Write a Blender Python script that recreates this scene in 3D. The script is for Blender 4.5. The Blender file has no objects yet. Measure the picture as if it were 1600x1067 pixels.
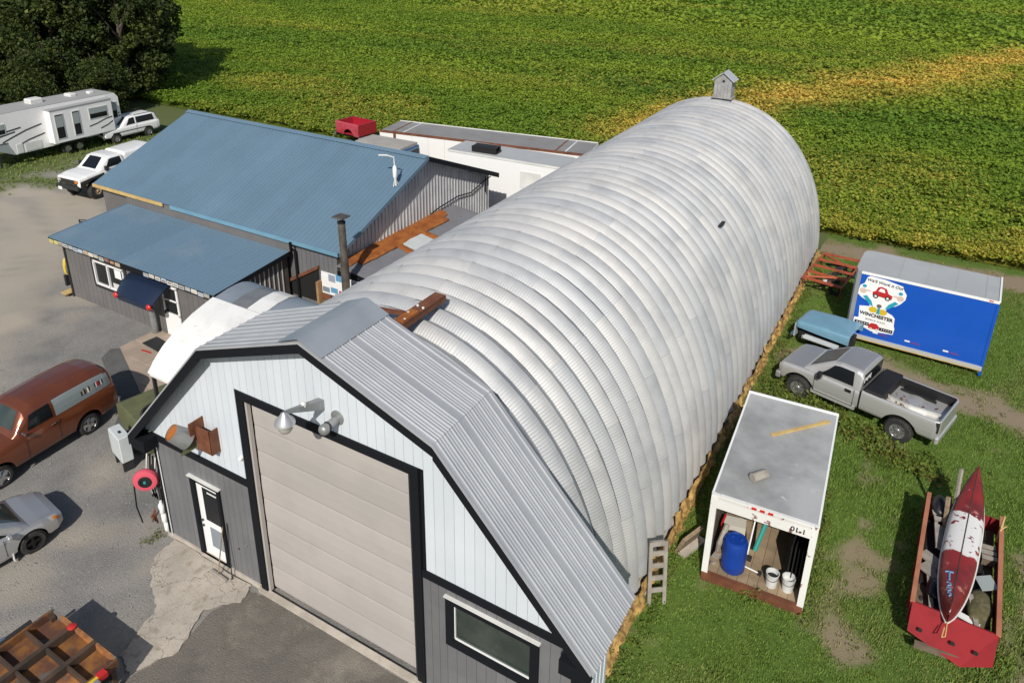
import bpy, bmesh, math, random
import numpy as np
from mathutils import Vector, Matrix
R = math.radians
random.seed(7); rng = np.random.default_rng(7)
scene = bpy.context.scene
C = scene.collection
# ------------------------------------------------------------------ camera, sky, sun, exposure
cam_data = bpy.data.cameras.new('camera'); cam = bpy.data.objects.new('camera', cam_data); C.objects.link(cam)
cam_data.sensor_width = 36; cam_data.lens = 36 * 1196.43 / 1600
cam_data.shift_x = (800 - 789.17) / 1600; cam_data.shift_y = (342.70 - 533.5) / 1600
cam_data.clip_end = 3000
def cam_axes(yaw, pitch, roll):
    f = Vector((math.sin(yaw)*math.cos(pitch), math.cos(yaw)*math.cos(pitch), -math.sin(pitch)))
    r = Vector((math.cos(yaw), -math.sin(yaw), 0)); u = r.cross(f)
    return math.cos(roll)*r + math.sin(roll)*u, -math.sin(roll)*r + math.cos(roll)*u, f
r_, u_, f_ = cam_axes(-0.528107373, 0.374481490, 0.0128776379)
cam.matrix_world = Matrix(((r_.x, u_.x, -f_.x, 12.2855725), (r_.y, u_.y, -f_.y, -9.42055), (r_.z, u_.z, -f_.z, 15.5882263), (0, 0, 0, 1)))
scene.camera = cam
SUN_DIR = Vector((0.42, -1.13, 1.0)).normalized()
SUN_EL = math.asin(SUN_DIR.z); SUN_AZ = math.atan2(SUN_DIR.x, SUN_DIR.y)
world = bpy.data.worlds.new('World'); scene.world = world; world.use_nodes = True
wn = world.node_tree; bg = wn.nodes['Background']
sky = wn.nodes.new('ShaderNodeTexSky'); sky.sky_type = 'NISHITA'; sky.sun_disc = False
sky.sun_elevation = SUN_EL; sky.sun_rotation = SUN_AZ
wn.links.new(sky.outputs[0], bg.inputs[0]); bg.inputs[1].default_value = 0.085
sd = bpy.data.lights.new('sun', 'SUN'); sd.energy = 4.4; sd.angle = R(0.53); sd.color = (1.0, 0.95, 0.87)
sun = bpy.data.objects.new('sun', sd); C.objects.link(sun)
sun.rotation_euler = SUN_DIR.to_track_quat('Z', 'Y').to_euler(); sun.location = (20, -40, 60)
scene.view_settings.view_transform = 'Standard'; scene.view_settings.look = 'None'
scene.view_settings.exposure = 0.0; scene.view_settings.gamma = 1.0
scene.cycles.max_bounces = 6

# ------------------------------------------------------------------ helpers
def noise2(x, y, s, seed=0):
    x = np.asarray(x, float)/s + seed*17.3; y = np.asarray(y, float)/s - seed*9.1
    xi = np.floor(x).astype(np.int64); yi = np.floor(y).astype(np.int64); fx = x-xi; fy = y-yi
    fx = fx*fx*(3-2*fx); fy = fy*fy*(3-2*fy)
    def h(a, b):
        n = (a*374761393 + b*668265263 + seed*974634777) & 0x7fffffff
        n = ((n ^ (n >> 13))*1274126177) & 0x7fffffff
        return ((n ^ (n >> 16)) & 0xffff)/65535.0
    return (h(xi, yi)*(1-fx)+h(xi+1, yi)*fx)*(1-fy) + (h(xi, yi+1)*(1-fx)+h(xi+1, yi+1)*fx)*fy
def fbm(x, y, s, seed=0):
    return .5*noise2(x, y, s, seed)+.3*noise2(x, y, s/2.1, seed+1)+.2*noise2(x, y, s/4.3, seed+2)
def smooth(a, b, v):
    t = np.clip((v-a)/(b-a), 0, 1); return t*t*(3-2*t)
def hexc(h):
    h = h.lstrip('#'); return tuple((c/12.92 if c <= .04045 else ((c+.055)/1.055)**2.4) for c in (int(h[i:i+2], 16)/255 for i in (0, 2, 4)))
MATS = {}
def mat(name, col, rough=.6, metal=0.0, col2=None, vs=2.0, vr=(.35, .65), bump=0.0, bs=30.0, rust=None, rs=1.2, rt=.62, rnd=0.0, stretch=None, coat=0.0, trans=0.0, emit=None, spec=None, cracks=None):
    if isinstance(col, str): col = hexc(col)
    if isinstance(col2, str): col2 = hexc(col2)
    if isinstance(rust, str): rust = hexc(rust)
    m = bpy.data.materials.new(name); m.use_nodes = True; t = m.node_tree; N = t.nodes; L = t.links
    b = N['Principled BSDF']; b.inputs['Roughness'].default_value = rough; b.inputs['Metallic'].default_value = metal
    if coat: b.inputs['Coat Weight'].default_value = coat; b.inputs['Coat Roughness'].default_value = .06
    if spec is not None: b.inputs['Specular IOR Level'].default_value = spec
    if trans: b.inputs['Transmission Weight'].default_value = trans
    geo = N.new('ShaderNodeNewGeometry'); vec = geo.outputs['Position']
    if stretch:
        mp = N.new('ShaderNodeMapping'); mp.inputs['Scale'].default_value = stretch; L.new(vec, mp.inputs['Vector']); vec = mp.outputs[0]
    def noise(s, d=5, r=.6):
        n = N.new('ShaderNodeTexNoise'); n.inputs['Scale'].default_value = s; n.inputs['Detail'].default_value = d; n.inputs['Roughness'].default_value = r
        L.new(vec, n.inputs['Vector']); return n.outputs['Fac']
    def ramp(f, a, c):
        n = N.new('ShaderNodeMapRange'); n.inputs[1].default_value = a; n.inputs[2].default_value = c; n.interpolation_type = 'SMOOTHSTEP'; L.new(f, n.inputs[0]); return n.outputs[0]
    def mix(f, a, c):
        n = N.new('ShaderNodeMix'); n.data_type = 'RGBA'
        for s, v in ((0, f), (6, a), (7, c)):
            if isinstance(v, (tuple, list)): n.inputs[s].default_value = (*v[:3], 1)
            elif isinstance(v, (int, float)): n.inputs[s].default_value = v
            else: L.new(v, n.inputs[s])
        return n.outputs[2]
    cur = tuple(col)
    if col2 is not None: cur = mix(ramp(noise(vs), *vr), cur, tuple(col2))
    if rust is not None: cur = mix(ramp(noise(rs, 8, .65), rt, rt+.06), cur, tuple(rust))
    if cracks:
        vo = N.new('ShaderNodeTexVoronoi'); vo.feature = 'DISTANCE_TO_EDGE'; vo.inputs['Scale'].default_value = cracks
        wp = N.new('ShaderNodeTexNoise'); wp.inputs['Scale'].default_value = 2.2; wp.inputs['Detail'].default_value = 6; L.new(vec, wp.inputs['Vector'])
        va = N.new('ShaderNodeVectorMath'); va.operation = 'MULTIPLY_ADD'; va.inputs[1].default_value = (.9, .9, .9); L.new(wp.outputs['Color'], va.inputs[0]); L.new(vec, va.inputs[2]); L.new(va.outputs[0], vo.inputs['Vector'])
        cur = mix(ramp(vo.outputs['Distance'], .012, .003), cur, (.20, .17, .145)); cur = mix(ramp(noise(24, 3), .55, .72), cur, (.20, .175, .15)); cur = mix(ramp(noise(2.6, 6), .52, .70), cur, (.27, .225, .175))
    if rnd:
        oi = N.new('ShaderNodeObjectInfo'); mrs = []
        for lo, hi in (rnd if isinstance(rnd, tuple) else ((1-rnd, 1+rnd),)*3):
            mr = N.new('ShaderNodeMapRange'); mr.inputs[3].default_value = lo; mr.inputs[4].default_value = hi; L.new(oi.outputs['Random'], mr.inputs[0]); mrs.append(mr)
        mm = N.new('ShaderNodeMix'); mm.data_type = 'RGBA'; mm.blend_type = 'MULTIPLY'; mm.inputs[0].default_value = 1
        if isinstance(cur, tuple): mm.inputs[6].default_value = (*cur, 1)
        else: L.new(cur, mm.inputs[6])
        cb = N.new('ShaderNodeCombineColor'); [L.new(mrs[i].outputs[0], cb.inputs[i]) for i in range(3)]
        L.new(cb.outputs[0], mm.inputs[7]); cur = mm.outputs[2]
    if isinstance(cur, tuple): b.inputs['Base Color'].default_value = (*cur, 1)
    else: L.new(cur, b.inputs['Base Color'])
    if bump:
        bn = N.new('ShaderNodeBump'); bn.inputs['Strength'].default_value = min(1, bump); bn.inputs['Distance'].default_value = .02
        L.new(noise(bs, 6), bn.inputs['Height']); L.new(bn.outputs[0], b.inputs['Normal'])
    if emit: b.inputs['Emission Color'].default_value = (*emit[:3], 1); b.inputs['Emission Strength'].default_value = emit[3]
    m.diffuse_color = (*col[:3], 1); MATS[name] = m; return m

OFF = {}
class MB:
    def __init__(s): s.v = []; s.f = []; s.mi = []; s.uv = None
    def add(s, vs, fs, mi=0):
        k = len(s.v); s.v += [tuple(v) for v in vs]; s.f += [tuple(i+k for i in f) for f in fs]; s.mi += [mi]*len(fs); return s
    def box(s, c, d, rz=0.0, mi=0, rot=None):
        x, y, z = (a/2 for a in d)
        M = rot if rot is not None else Matrix.Rotation(rz, 3, 'Z')
        vs = [Vector(c)+M@Vector((i*x, j*y, k*z)) for i in (-1, 1) for j in (-1, 1) for k in (-1, 1)]
        return s.add(vs, [(0, 1, 3, 2), (4, 6, 7, 5), (0, 4, 5, 1), (2, 3, 7, 6), (0, 2, 6, 4), (1, 5, 7, 3)], mi)
    def cbox(s, c, d, ch=.03, rz=0.0, mi=0):
        """box with chamfered vertical and top edges"""
        x, y, z = (a/2 for a in d); M = Matrix.Rotation(rz, 3, 'Z')
        def ring(zz, i): return [Vector(c)+M@Vector((a, b, zz)) for a, b in ((-x+ch+i*0, -y+i), (x-ch, -y+i), (x-i, -y+ch), (x-i, y-ch), (x-ch, y-i), (-x+ch, y-i), (-x+i, y-ch), (-x+i, -y+ch))]
        vs = ring(-z, 0)+ring(z-ch, 0)+ring(z, ch); fs = [tuple(range(7, -1, -1)), tuple(range(16, 24))]
        for k in (0, 8): fs += [(k+i, k+(i+1) % 8, k+8+(i+1) % 8, k+8+i) for i in range(8)]
        return s.add(vs, fs, mi)
    def prism(s, pts, vec, mi=0):
        n = len(pts); p = [Vector(a) for a in pts]; vec = Vector(vec)
        return s.add(p+[a+vec for a in p], [tuple(range(n-1, -1, -1)), tuple(range(n, 2*n))]+[(i, (i+1) % n, n+(i+1) % n, n+i) for i in range(n)], mi)
    def quad(s, a, b, c, d, mi=0): return s.add([a, b, c, d], [(0, 1, 2, 3)], mi)
    def tube(s, pts, r, n=8, mi=0, r2=None):
        pts = [Vector(p) for p in pts]; m = len(pts); vs = []; up = Vector((0, 0, 1))
        for i, p in enumerate(pts):
            d = (pts[min(i+1, m-1)]-pts[max(i-1, 0)]).normalized()
            a = d.cross(up) if abs(d.z) < .95 else d.cross(Vector((1, 0, 0)))
            a.normalize(); b = d.cross(a); rr = r if r2 is None else r+(r2-r)*i/(m-1)
            vs += [p+rr*(math.cos(2*math.pi*k/n)*a+math.sin(2*math.pi*k/n)*b) for k in range(n)]
        fs = [(i*n+k, i*n+(k+1) % n, (i+1)*n+(k+1) % n, (i+1)*n+k) for i in range(m-1) for k in range(n)]
        fs += [tuple(range(n-1, -1, -1)), tuple((m-1)*n+k for k in range(n))]
        return s.add(vs, fs, mi)
    def lathe(s, prof, o=(0, 0, 0), axis='Z', n=24, mi=0, cap=True):
        o = Vector(o); vs = []
        for r, h in prof:
            for k in range(n):
                a = 2*math.pi*k/n; p = (r*math.cos(a), r*math.sin(a), h)
                if axis == 'Y': p = (p[0], p[2], p[1])
                if axis == 'X': p = (p[2], p[0], p[1])
                vs.append(o+Vector(p))
        m = len(prof); fs = [(i*n+k, i*n+(k+1) % n, (i+1)*n+(k+1) % n, (i+1)*n+k) for i in range(m-1) for k in range(n)]
        if cap:
            if prof[0][0] > 1e-4: fs.append(tuple(range(n-1, -1, -1)))
            if prof[-1][0] > 1e-4: fs.append(tuple((m-1)*n+k for k in range(n)))
        return s.add(vs, fs, mi)
    def grid(s, P, nu, nv, mi=0):
        vs = [P(i/nu, j/nv) for j in range(nv+1) for i in range(nu+1)]
        return s.add(vs, [(j*(nu+1)+i, j*(nu+1)+i+1, (j+1)*(nu+1)+i+1, (j+1)*(nu+1)+i) for j in range(nv) for i in range(nu)], mi)
    def mesh(s, name, m=None, smooth=0, off=None, bevel=0):
        me = bpy.data.meshes.new(name); o = off or Vector((0, 0, 0))
        me.from_pydata([(v[0]-o.x, v[1]-o.y, v[2]-o.z) for v in s.v], [], s.f)
        ms = m if isinstance(m, (list, tuple)) else [m]
        for a in ms:
            if a: me.materials.append(a)
        bm = bmesh.new(); bm.from_mesh(me)
        if len(ms) > 1:
            bm.faces.ensure_lookup_table()
            for f, i in zip(bm.faces, s.mi): f.material_index = i
        bmesh.ops.remove_doubles(bm, verts=bm.verts, dist=1e-5)
        bmesh.ops.recalc_face_normals(bm, faces=bm.faces)
        if bevel:
            ed = [e for e in bm.edges if len(e.link_faces) == 2 and e.calc_face_angle(0) > R(40)]
            bmesh.ops.bevel(bm, geom=ed, offset=bevel, segments=2, profile=.6, affect='EDGES', clamp_overlap=True)
        if smooth:
            for f in bm.faces: f.smooth = True
            for e in bm.edges:
                if len(e.link_faces) == 2 and e.calc_face_angle(0) > R(smooth): e.smooth = False
        bm.to_mesh(me); bm.free(); return me
    def build(s, name, m, parent=None, smooth=0, bevel=0):
        me = s.mesh(name, m, smooth, OFF.get(parent), bevel); return link(name, me, parent)
def link(name, me, parent=None):
    o = bpy.data.objects.new(name, me); C.objects.link(o)
    if parent is not None:
        o.parent = parent
        if parent in OFF: OFF[o] = OFF[parent]
    return o
def tag(o, label, cat, group=None):
    o['label'] = label; o['category'] = cat
    if group: o['group'] = group
    return o
def thing(name, label, cat, loc=(0, 0, 0), rz=0.0, group=None, world=False, scale=1.0):
    o = bpy.data.objects.new(name, None); C.objects.link(o); o.location = loc; o.rotation_euler = (0, 0, rz); o.empty_display_size = .3
    o.scale = (scale,)*3
    if world: OFF[o] = Vector(loc)
    return tag(o, label, cat, group)
def struct(name, me_or_mb, m, smooth=0):
    o = me_or_mb.build(name, m, None, smooth) if isinstance(me_or_mb, MB) else link(name, me_or_mb)
    o['kind'] = 'structure'; return o
def B(c, d, rz=0.0): return MB().box(c, d, rz)
def piece(name, me, parent, loc, rot=None):
    o = bpy.data.objects.new(name, me); C.objects.link(o); o.parent = parent
    L = Vector(loc)-(OFF.get(parent) or Vector((0, 0, 0)))
    if rot is None: o.location = L
    else: o.matrix_local = Matrix.Translation(L) @ rot.to_4x4()
    if parent in OFF: OFF[o] = OFF[parent]
    return o
def frame(U, V):
    U = Vector(U).normalized(); V = Vector(V); V = (V-U*V.dot(U)).normalized(); N = U.cross(V)
    return Matrix(((U.x, V.x, N.x), (U.y, V.y, N.y), (U.z, V.z, N.z)))
def ribbed(width, length, pitch=.2286, rw=.035, rh=.028, th=.012, start=.06, minor=False):
    """ribbed sheet: local x across the ribs, y along them, z out"""
    xs = [(0, 0)]; x = start
    while x+rw*2 < width-.005:
        xs += [(x, 0), (x+rw*.5, rh), (x+rw*1.1, rh), (x+rw*1.6, 0)]
        if minor and x+pitch < width:
            for q in (.38, .68): xs += [(x+pitch*q, 0), (x+pitch*q+.012, .008), (x+pitch*q+.026, .008), (x+pitch*q+.038, 0)]
        x += pitch
    xs.append((width, 0)); mb = MB(); n = len(xs)
    vs = [(a, 0, h) for a, h in xs]+[(a, length, h) for a, h in xs]+[(a, 0, -th) for a in (0, width)]+[(a, length, -th) for a in (0, width)]
    fs = [(i, i+1, n+i+1, n+i) for i in range(n-1)]
    b = 2*n; fs += [(b, b+2, b+3, b+1), (0, n, b+2, b), (n-1, b+1, b+3, 2*n-1), tuple(range(n))+(b+1, b), tuple(range(2*n-1, n-1, -1))+(b+2, b+3)]
    return mb.add(vs, fs)
def text_mesh(body, size, name='lettering', shear=0.0, ext=.002, spacing=1.0, bold=.02):
    cu = bpy.data.curves.new(name, 'FONT'); cu.body = body; cu.size = size; cu.extrude = ext; cu.shear = shear; cu.align_x = 'CENTER'; cu.align_y = 'CENTER'; cu.space_character = spacing; cu.offset = bold*size; cu.resolution_u = 3
    o = bpy.data.objects.new(name, cu); C.objects.link(o)
    dg = bpy.context.evaluated_depsgraph_get(); me = bpy.data.meshes.new_from_object(o.evaluated_get(dg)); me.materials.clear()
    bpy.data.objects.remove(o); bpy.data.curves.remove(cu); return me
def lettering(body, size, m, parent, loc, U, V, shear=0.0, spacing=1.0, bold=.02):
    me = text_mesh(body, size, 'lettering', shear, spacing=spacing, bold=bold); me.materials.append(m)
    return piece('lettering', me, parent, loc, frame(U, V))

# ------------------------------------------------------------------ materials
M = MATS
mat('galvanized', (.52, .52, .515), .6, .28, (.40, .405, .41), .8, vr=(.38, .72), bump=.15, bs=9, rnd=((.88, 1.07), (.90, 1.05), (.93, 1.03)))
mat('roof_steel', (.49, .50, .515), .42, .30, (.43, .44, .46), .7, stretch=(1, 1, 1))
mat('cap_steel', (.40, .43, .46), .45, .35, (.33, .36, .39), .6)
mat('white_steel', (.62, .66, .705), .5, 0, (.58, .625, .67), .5, rnd=.03)
mat('grey_steel', (.165, .165, .17), .5, 0, (.14, .14, .147), .8, rnd=.05)
mat('house_grey', (.15, .14, .138), .55, 0, (.128, .122, .12), .7, rnd=.05)
mat('gable_grey', (.58, .58, .58), .5, .1, (.46, .46, .465), .8, rnd=.05)
mat('black_trim', (.010, .011, .014), .6, spec=.12)
mat('door_beige', (.425, .39, .365), .55, 0, (.385, .36, .34), .6, rnd=.02)
mat('blue_steel', (.14, .22, .295), .45, .1, (.125, .20, .27), .45, vr=(.3, .75), rnd=.05)
mat('blue_worn', (.14, .22, .295), .45, .1, (.20, .265, .32), .4, vr=(.5, .85), rnd=.05)
mat('white_paint', (.80, .80, .79), .45)
mat('off_white', (.72, .72, .69), .6, 0, (.60, .60, .57), .8)
mat('membrane', (.70, .70, .685), .75, 0, (.60, .59, .57), 1.3, vr=(.45, .75), rust=(.34, .31, .29), rs=3.0, rt=.68)
mat('strip_blue', (.30, .34, .38), .45, .3, (.25, .29, .33), .8)
mat('strip_dark', (.17, .18, .19), .5, .3, (.24, .25, .26), .9, rust=(.16, .10, .07), rs=1.4, rt=.68)
mat('foam', (.52, .33, .10), .8, 0, (.22, .12, .04), 5, bump=1, bs=7)
mat('foam_orange', (.36, .12, .022), .75, 0, (.24, .07, .014), 2.2, bump=.8, bs=6)
mat('rust', (.20, .075, .035), .75, .1, (.13, .045, .022), 2.5, bump=.3, bs=25)
mat('rust_plate', (.33, .135, .030), .8, 0, (.12, .05, .03), 2.3, vr=(.35, .65), rust=(.13, .115, .10), rs=1.3, rt=.56, rnd=.45)
mat('rust_frame', (.04, .03, .024), .75, .1, (.085, .05, .03), 2)
mat('flat_roof', (.17, .17, .185), .7, 0, (.20, .20, .215), .8)
mat('glass', (.010, .012, .014), .12, 0, spec=.35)
mat('glass_reflect', (.03, .042, .036), .05, 0, (.06, .072, .06), .9, coat=.4)  # grey-green reflections painted into the glass colour
mat('curtain', (.55, .55, .52), .8)
mat('tyre', (.018, .018, .019), .85, 0, (.035, .033, .03), 4)
mat('rim', (.62, .62, .62), .25, .85)
mat('rim_dark', (.012, .012, .013), .4, .3)
mat('chrome', (.70, .70, .70), .15, 1)
mat('dark_metal', (.035, .035, .037), .55, .3)
mat('black_plastic', (.010, .010, .011), .6)
mat('silver_paint', (.60, .595, .58), .36, .55, coat=.6)
mat('silver_dark_reflect', (.36, .36, .365), .4, .5, coat=.4)  # silver darkened for how the upward faces reflect, painted into the colour
mat('car_silver', (.44, .44, .44), .28, .5, coat=.8)
mat('copper_paint', (.215, .062, .026), .28, .40, (.18, .05, .021), .8, coat=.9)
mat('van_panel', (.29, .335, .345), .4, .2, coat=.4)
mat('vehicle_white', (.80, .80, .79), .35, 0, coat=.5)
mat('primer_black', (.02, .022, .02), .7)
mat('box_blue', (.007, .085, .46), .38, 0, (.006, .078, .43), .8, coat=.3)
mat('box_roof', (.42, .43, .43), .6, .1, (.38, .39, .395), .6, rnd=.04)
mat('box_roof_dirty', (.42, .425, .42), .6, .05, (.25, .255, .25), .5, vr=(.40, .70), rust=(.66, .66, .64), rs=.45, rt=.64)
mat('chipped_white', (.76, .75, .73), .5, 0, (.70, .69, .66), 1, rust=(.17, .04, .025), rs=3.6, rt=.60)
mat('rail_grey', (.50, .50, .48), .5, .2)
mat('light_blue_paint', (.17, .33, .44), .4, .1, (.15, .30, .40), 1.5, coat=.3)
mat('wood', (.30, .22, .14), .8, 0, (.20, .145, .095), 2.5, stretch=(1, 6, 6), bump=.2)
mat('wood_grey', (.33, .30, .26), .85, 0, (.24, .215, .185), 2.5, bump=.2)
mat('wood_yellow', (.55, .40, .16), .7, 0, (.46, .31, .12), 3)
mat('wood_dark', (.16, .12, .085), .85, 0, (.10, .075, .055), 2.5)
mat('floor_wood', (.32, .24, .15), .85, 0, (.22, .16, .10), 1.6, rnd=.12)
mat('wagon_red', (.26, .010, .015), .85, 0, (.20, .008, .012), 1.5, rust=(.10, .05, .04), rs=1.6, rt=.72)
mat('wagon_plank', (.42, .17, .09), .75, 0, (.34, .13, .07), 2)
mat('drum_blue', (.008, .045, .28), .4)
mat('bucket_white', (.62, .63, .62), .5, 0, (.52, .53, .52), 3)
mat('soot_shade_black', (.008, .008, .008), .8)  # near-black; also painted in for the shade inside openings
mat('teal', (.02, .25, .22), .5)
mat('red', (.45, .02, .02), .5)
mat('pink', (.62, .09, .13), .5)
mat('yellow', (.62, .42, .02), .5)
mat('orange_frame', (.42, .085, .030), .65, 0, (.28, .06, .03), 2, rust=(.12, .05, .03), rs=2, rt=.6)
mat('army_green', (.12, .125, .055), .8, 0, (.09, .095, .045), 2, bump=.3)
mat('cabinet_white', (.55, .58, .58), .5, 0, (.50, .53, .53), 2)
mat('plywood', (.36, .22, .10), .8, 0, (.28, .16, .07), 2)
mat('bird_wood', (.34, .335, .33), .85, 0, (.26, .255, .25), 3)
mat('bird_roof', (.48, .49, .52), .5, .2)
mat('brown_siding', (.075, .062, .055), .6, 0, (.10, .085, .075), 1.5)
mat('trailer_white', (.78, .77, .74), .5, 0, (.70, .66, .60), .6, vr=(.5, .9), rust=(.42, .22, .12), rs=.7, rt=.73)
mat('trailer_roof', (.26, .255, .25), .7, 0, (.22, .21, .205), .5, rust=(.26, .17, .11), rs=.5, rt=.62)
mat('pickup_red', (.36, .012, .028), .4, 0, (.30, .02, .03), 2, coat=.3)
mat('faded_red', (.44, .08, .11), .5, 0, (.38, .03, .05), 1.2)
mat('truck_blue', (.02, .09, .24), .4, coat=.3)
mat('tan_roof', (.40, .38, .34), .7, 0, (.34, .32, .29), .9)
mat('rv_body', (.86, .85, .84), .45, 0, (.82, .81, .80), 1)
mat('rv_roof', (.34, .335, .33), .7)
mat('rv_grey', (.32, .36, .36), .5)
mat('decal_dark', (.05, .05, .055), .5)
mat('amber', (.55, .16, .02), .3)
mat('red_lens', (.55, .02, .015), .25, coat=.5)
mat('lamp_alu', (.55, .55, .56), .35, .6)
mat('lamp_lens', (.55, .52, .47), .25, trans=.3)
mat('galv_pipe', (.36, .37, .37), .45, .5, (.28, .29, .29), 3)
mat('flue', (.20, .18, .15), .5, .5, (.12, .10, .085), 2.0, rust=(.14, .06, .03), rs=2.2, rt=.62)
mat('concrete', (.46, .41, .345), .85, 0, (.33, .295, .25), .9, vr=(.3, .7), rust=(.24, .21, .18), rs=1.3, rt=.60, bump=.4, bs=12, cracks=.9)
mat('concrete_edge', (.48, .43, .37), .85, 0, (.36, .32, .27), 2, bump=.3)
mat('walk_slab', (.38, .30, .235), .85, 0, (.31, .25, .195), 1.2, rnd=.10, bump=.3, bs=15)

mat('asphalt_dark', (.115, .112, .108), .9, 0, (.09, .088, .085), 1.5, bump=.4, bs=40)
mat('plate_mix', (.52, .52, .50), .5, rnd=.35)
mat('plate_blue', (.36, .42, .50), .5, rnd=.2)
mat('plate_tan', (.50, .38, .24), .5, rnd=.2)
mat('plate_brown', (.20, .09, .05), .5, rnd=.2)
mat('plate_yellow', (.58, .52, .18), .5)
mat('bark', (.09, .07, .05), .9)
mat('rug_stripe', (.50, .48, .42), .8)
mat('paint_blue', (.12, .30, .48), .6)
mat('tank_steel', (.10, .085, .075), .5, .4, (.06, .05, .045), 3)

def noise_mat(name, cols, scales, bump=.5, bs=60, rough=.95, attr=None, attrcol=None):
    """ground: several noises mixed; attr blends towards attrcol"""
    m = bpy.data.materials.new(name); m.use_nodes = True; t = m.node_tree; N = t.nodes; L = t.links
    b = N['Principled BSDF']; b.inputs['Roughness'].default_value = rough; b.inputs['Specular IOR Level'].default_value = .15
    g = N.new('ShaderNodeNewGeometry'); cur = tuple(cols[0])
    def nz(s, d=6):
        n = N.new('ShaderNodeTexNoise'); n.inputs['Scale'].default_value = s; n.inputs['Detail'].default_value = d; n.inputs['Roughness'].default_value = .65; L.new(g.outputs['Position'], n.inputs['Vector']); return n.outputs['Fac']
    def mixc(f, a, c):
        n = N.new('ShaderNodeMix'); n.data_type = 'RGBA'
        for s, v in ((0, f), (6, a), (7, c)):
            if isinstance(v, tuple): n.inputs[s].default_value = (*v[:3], 1)
            else: L.new(v, n.inputs[s])
        return n.outputs[2]
    for c, (s, a, z) in zip(cols[1:], scales):
        r = N.new('ShaderNodeMapRange'); r.inputs[1].default_value = a; r.inputs[2].default_value = z; L.new(nz(s), r.inputs[0]); cur = mixc(r.outputs[0], cur, tuple(c))
    for an, ac in zip(attr or [], attrcol or []):
        at = N.new('ShaderNodeAttribute'); at.attribute_name = an
        cur = mixc(at.outputs['Fac'], cur, tuple(ac))
    L.new(cur, b.inputs['Base Color'])
    bn = N.new('ShaderNodeBump'); bn.inputs['Strength'].default_value = bump; bn.inputs['Distance'].default_value = .03; L.new(nz(bs, 4), bn.inputs['Height']); L.new(bn.outputs[0], b.inputs['Normal'])
    MATS[name] = m; return m
noise_mat('earth', [(.10, .085, .055), (.06, .075, .025)], [(.3, .4, .6)], .4, 20)
noise_mat('gravel', [(.245, .236, .225), (.185, .18, .174), (.31, .285, .25), (.44, .425, .40), (.10, .098, .094)], [(.45, .42, .62), (.16, .50, .68), (17, .58, .70), (14, .57, .70)], 1.0, 26,
          attr=['pale', 'grassy'], attrcol=[(.40, .355, .29), (.09, .115, .03)])
noise_mat('lawn', [(.088, .15, .028), (.125, .18, .036), (.06, .10, .02)], [(1.1, .4, .65), (7, .5, .7)], .8, 30, attr=['bare'], attrcol=[(.27, .21, .145)])
noise_mat('field_soil', [(.09, .13, .014), (.06, .095, .012)], [(2.5, .4, .65)], 1.0, 4, attr=['ripe'], attrcol=[(.30, .21, .03)])
noise_mat('apron_asphalt', [(.175, .158, .138), (.135, .125, .11), (.24, .215, .18), (.32, .30, .27), (.075, .07, .065)], [(.8, .40, .62), (.45, .56, .70), (17, .61, .72), (13, .60, .72)], 1.0, 26)
def leaf_mat(name, c1, c2, ripe=None, rough=.6, trl=.25):
    m = bpy.data.materials.new(name); m.use_nodes = True; t = m.node_tree; N = t.nodes; L = t.links
    b = N['Principled BSDF']; b.inputs['Roughness'].default_value = rough; b.inputs['Specular IOR Level'].default_value = .25
    g = N.new('ShaderNodeAttribute'); g.attribute_name = 'tone'
    mx = N.new('ShaderNodeMix'); mx.data_type = 'RGBA'; L.new(g.outputs['Fac'], mx.inputs[0]); mx.inputs[6].default_value = (*c1, 1); mx.inputs[7].default_value = (*c2, 1); cur = mx.outputs[2]
    if ripe:
        a = N.new('ShaderNodeAttribute'); a.attribute_name = 'ripe'; m2 = N.new('ShaderNodeMix'); m2.data_type = 'RGBA'
        L.new(a.outputs['Fac'], m2.inputs[0]); L.new(cur, m2.inputs[6]); m2.inputs[7].default_value = (*ripe, 1); cur = m2.outputs[2]
    L.new(cur, b.inputs['Base Color'])
    tr = N.new('ShaderNodeBsdfTranslucent'); L.new(cur, tr.inputs[0]); ms = N.new('ShaderNodeMixShader'); ms.inputs[0].default_value = trl
    L.new(b.outputs[0], ms.inputs[1]); L.new(tr.outputs[0], ms.inputs[2]); L.new(ms.outputs[0], N['Material Output'].inputs[0])
    MATS[name] = m; return m
leaf_mat('soy_leaf', (.098, .21, .022), (.285, .37, .034), (.74, .50, .10), trl=.35)
leaf_mat('grass_blade', (.098, .185, .030), (.235, .325, .062), (.36, .28, .15))
leaf_mat('weed_leaf', (.07, .125, .018), (.16, .215, .03), (.24, .13, .06))
leaf_mat('tree_leaf', (.024, .040, .010), (.085, .11, .022), (.17, .17, .03), trl=.2)

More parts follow.
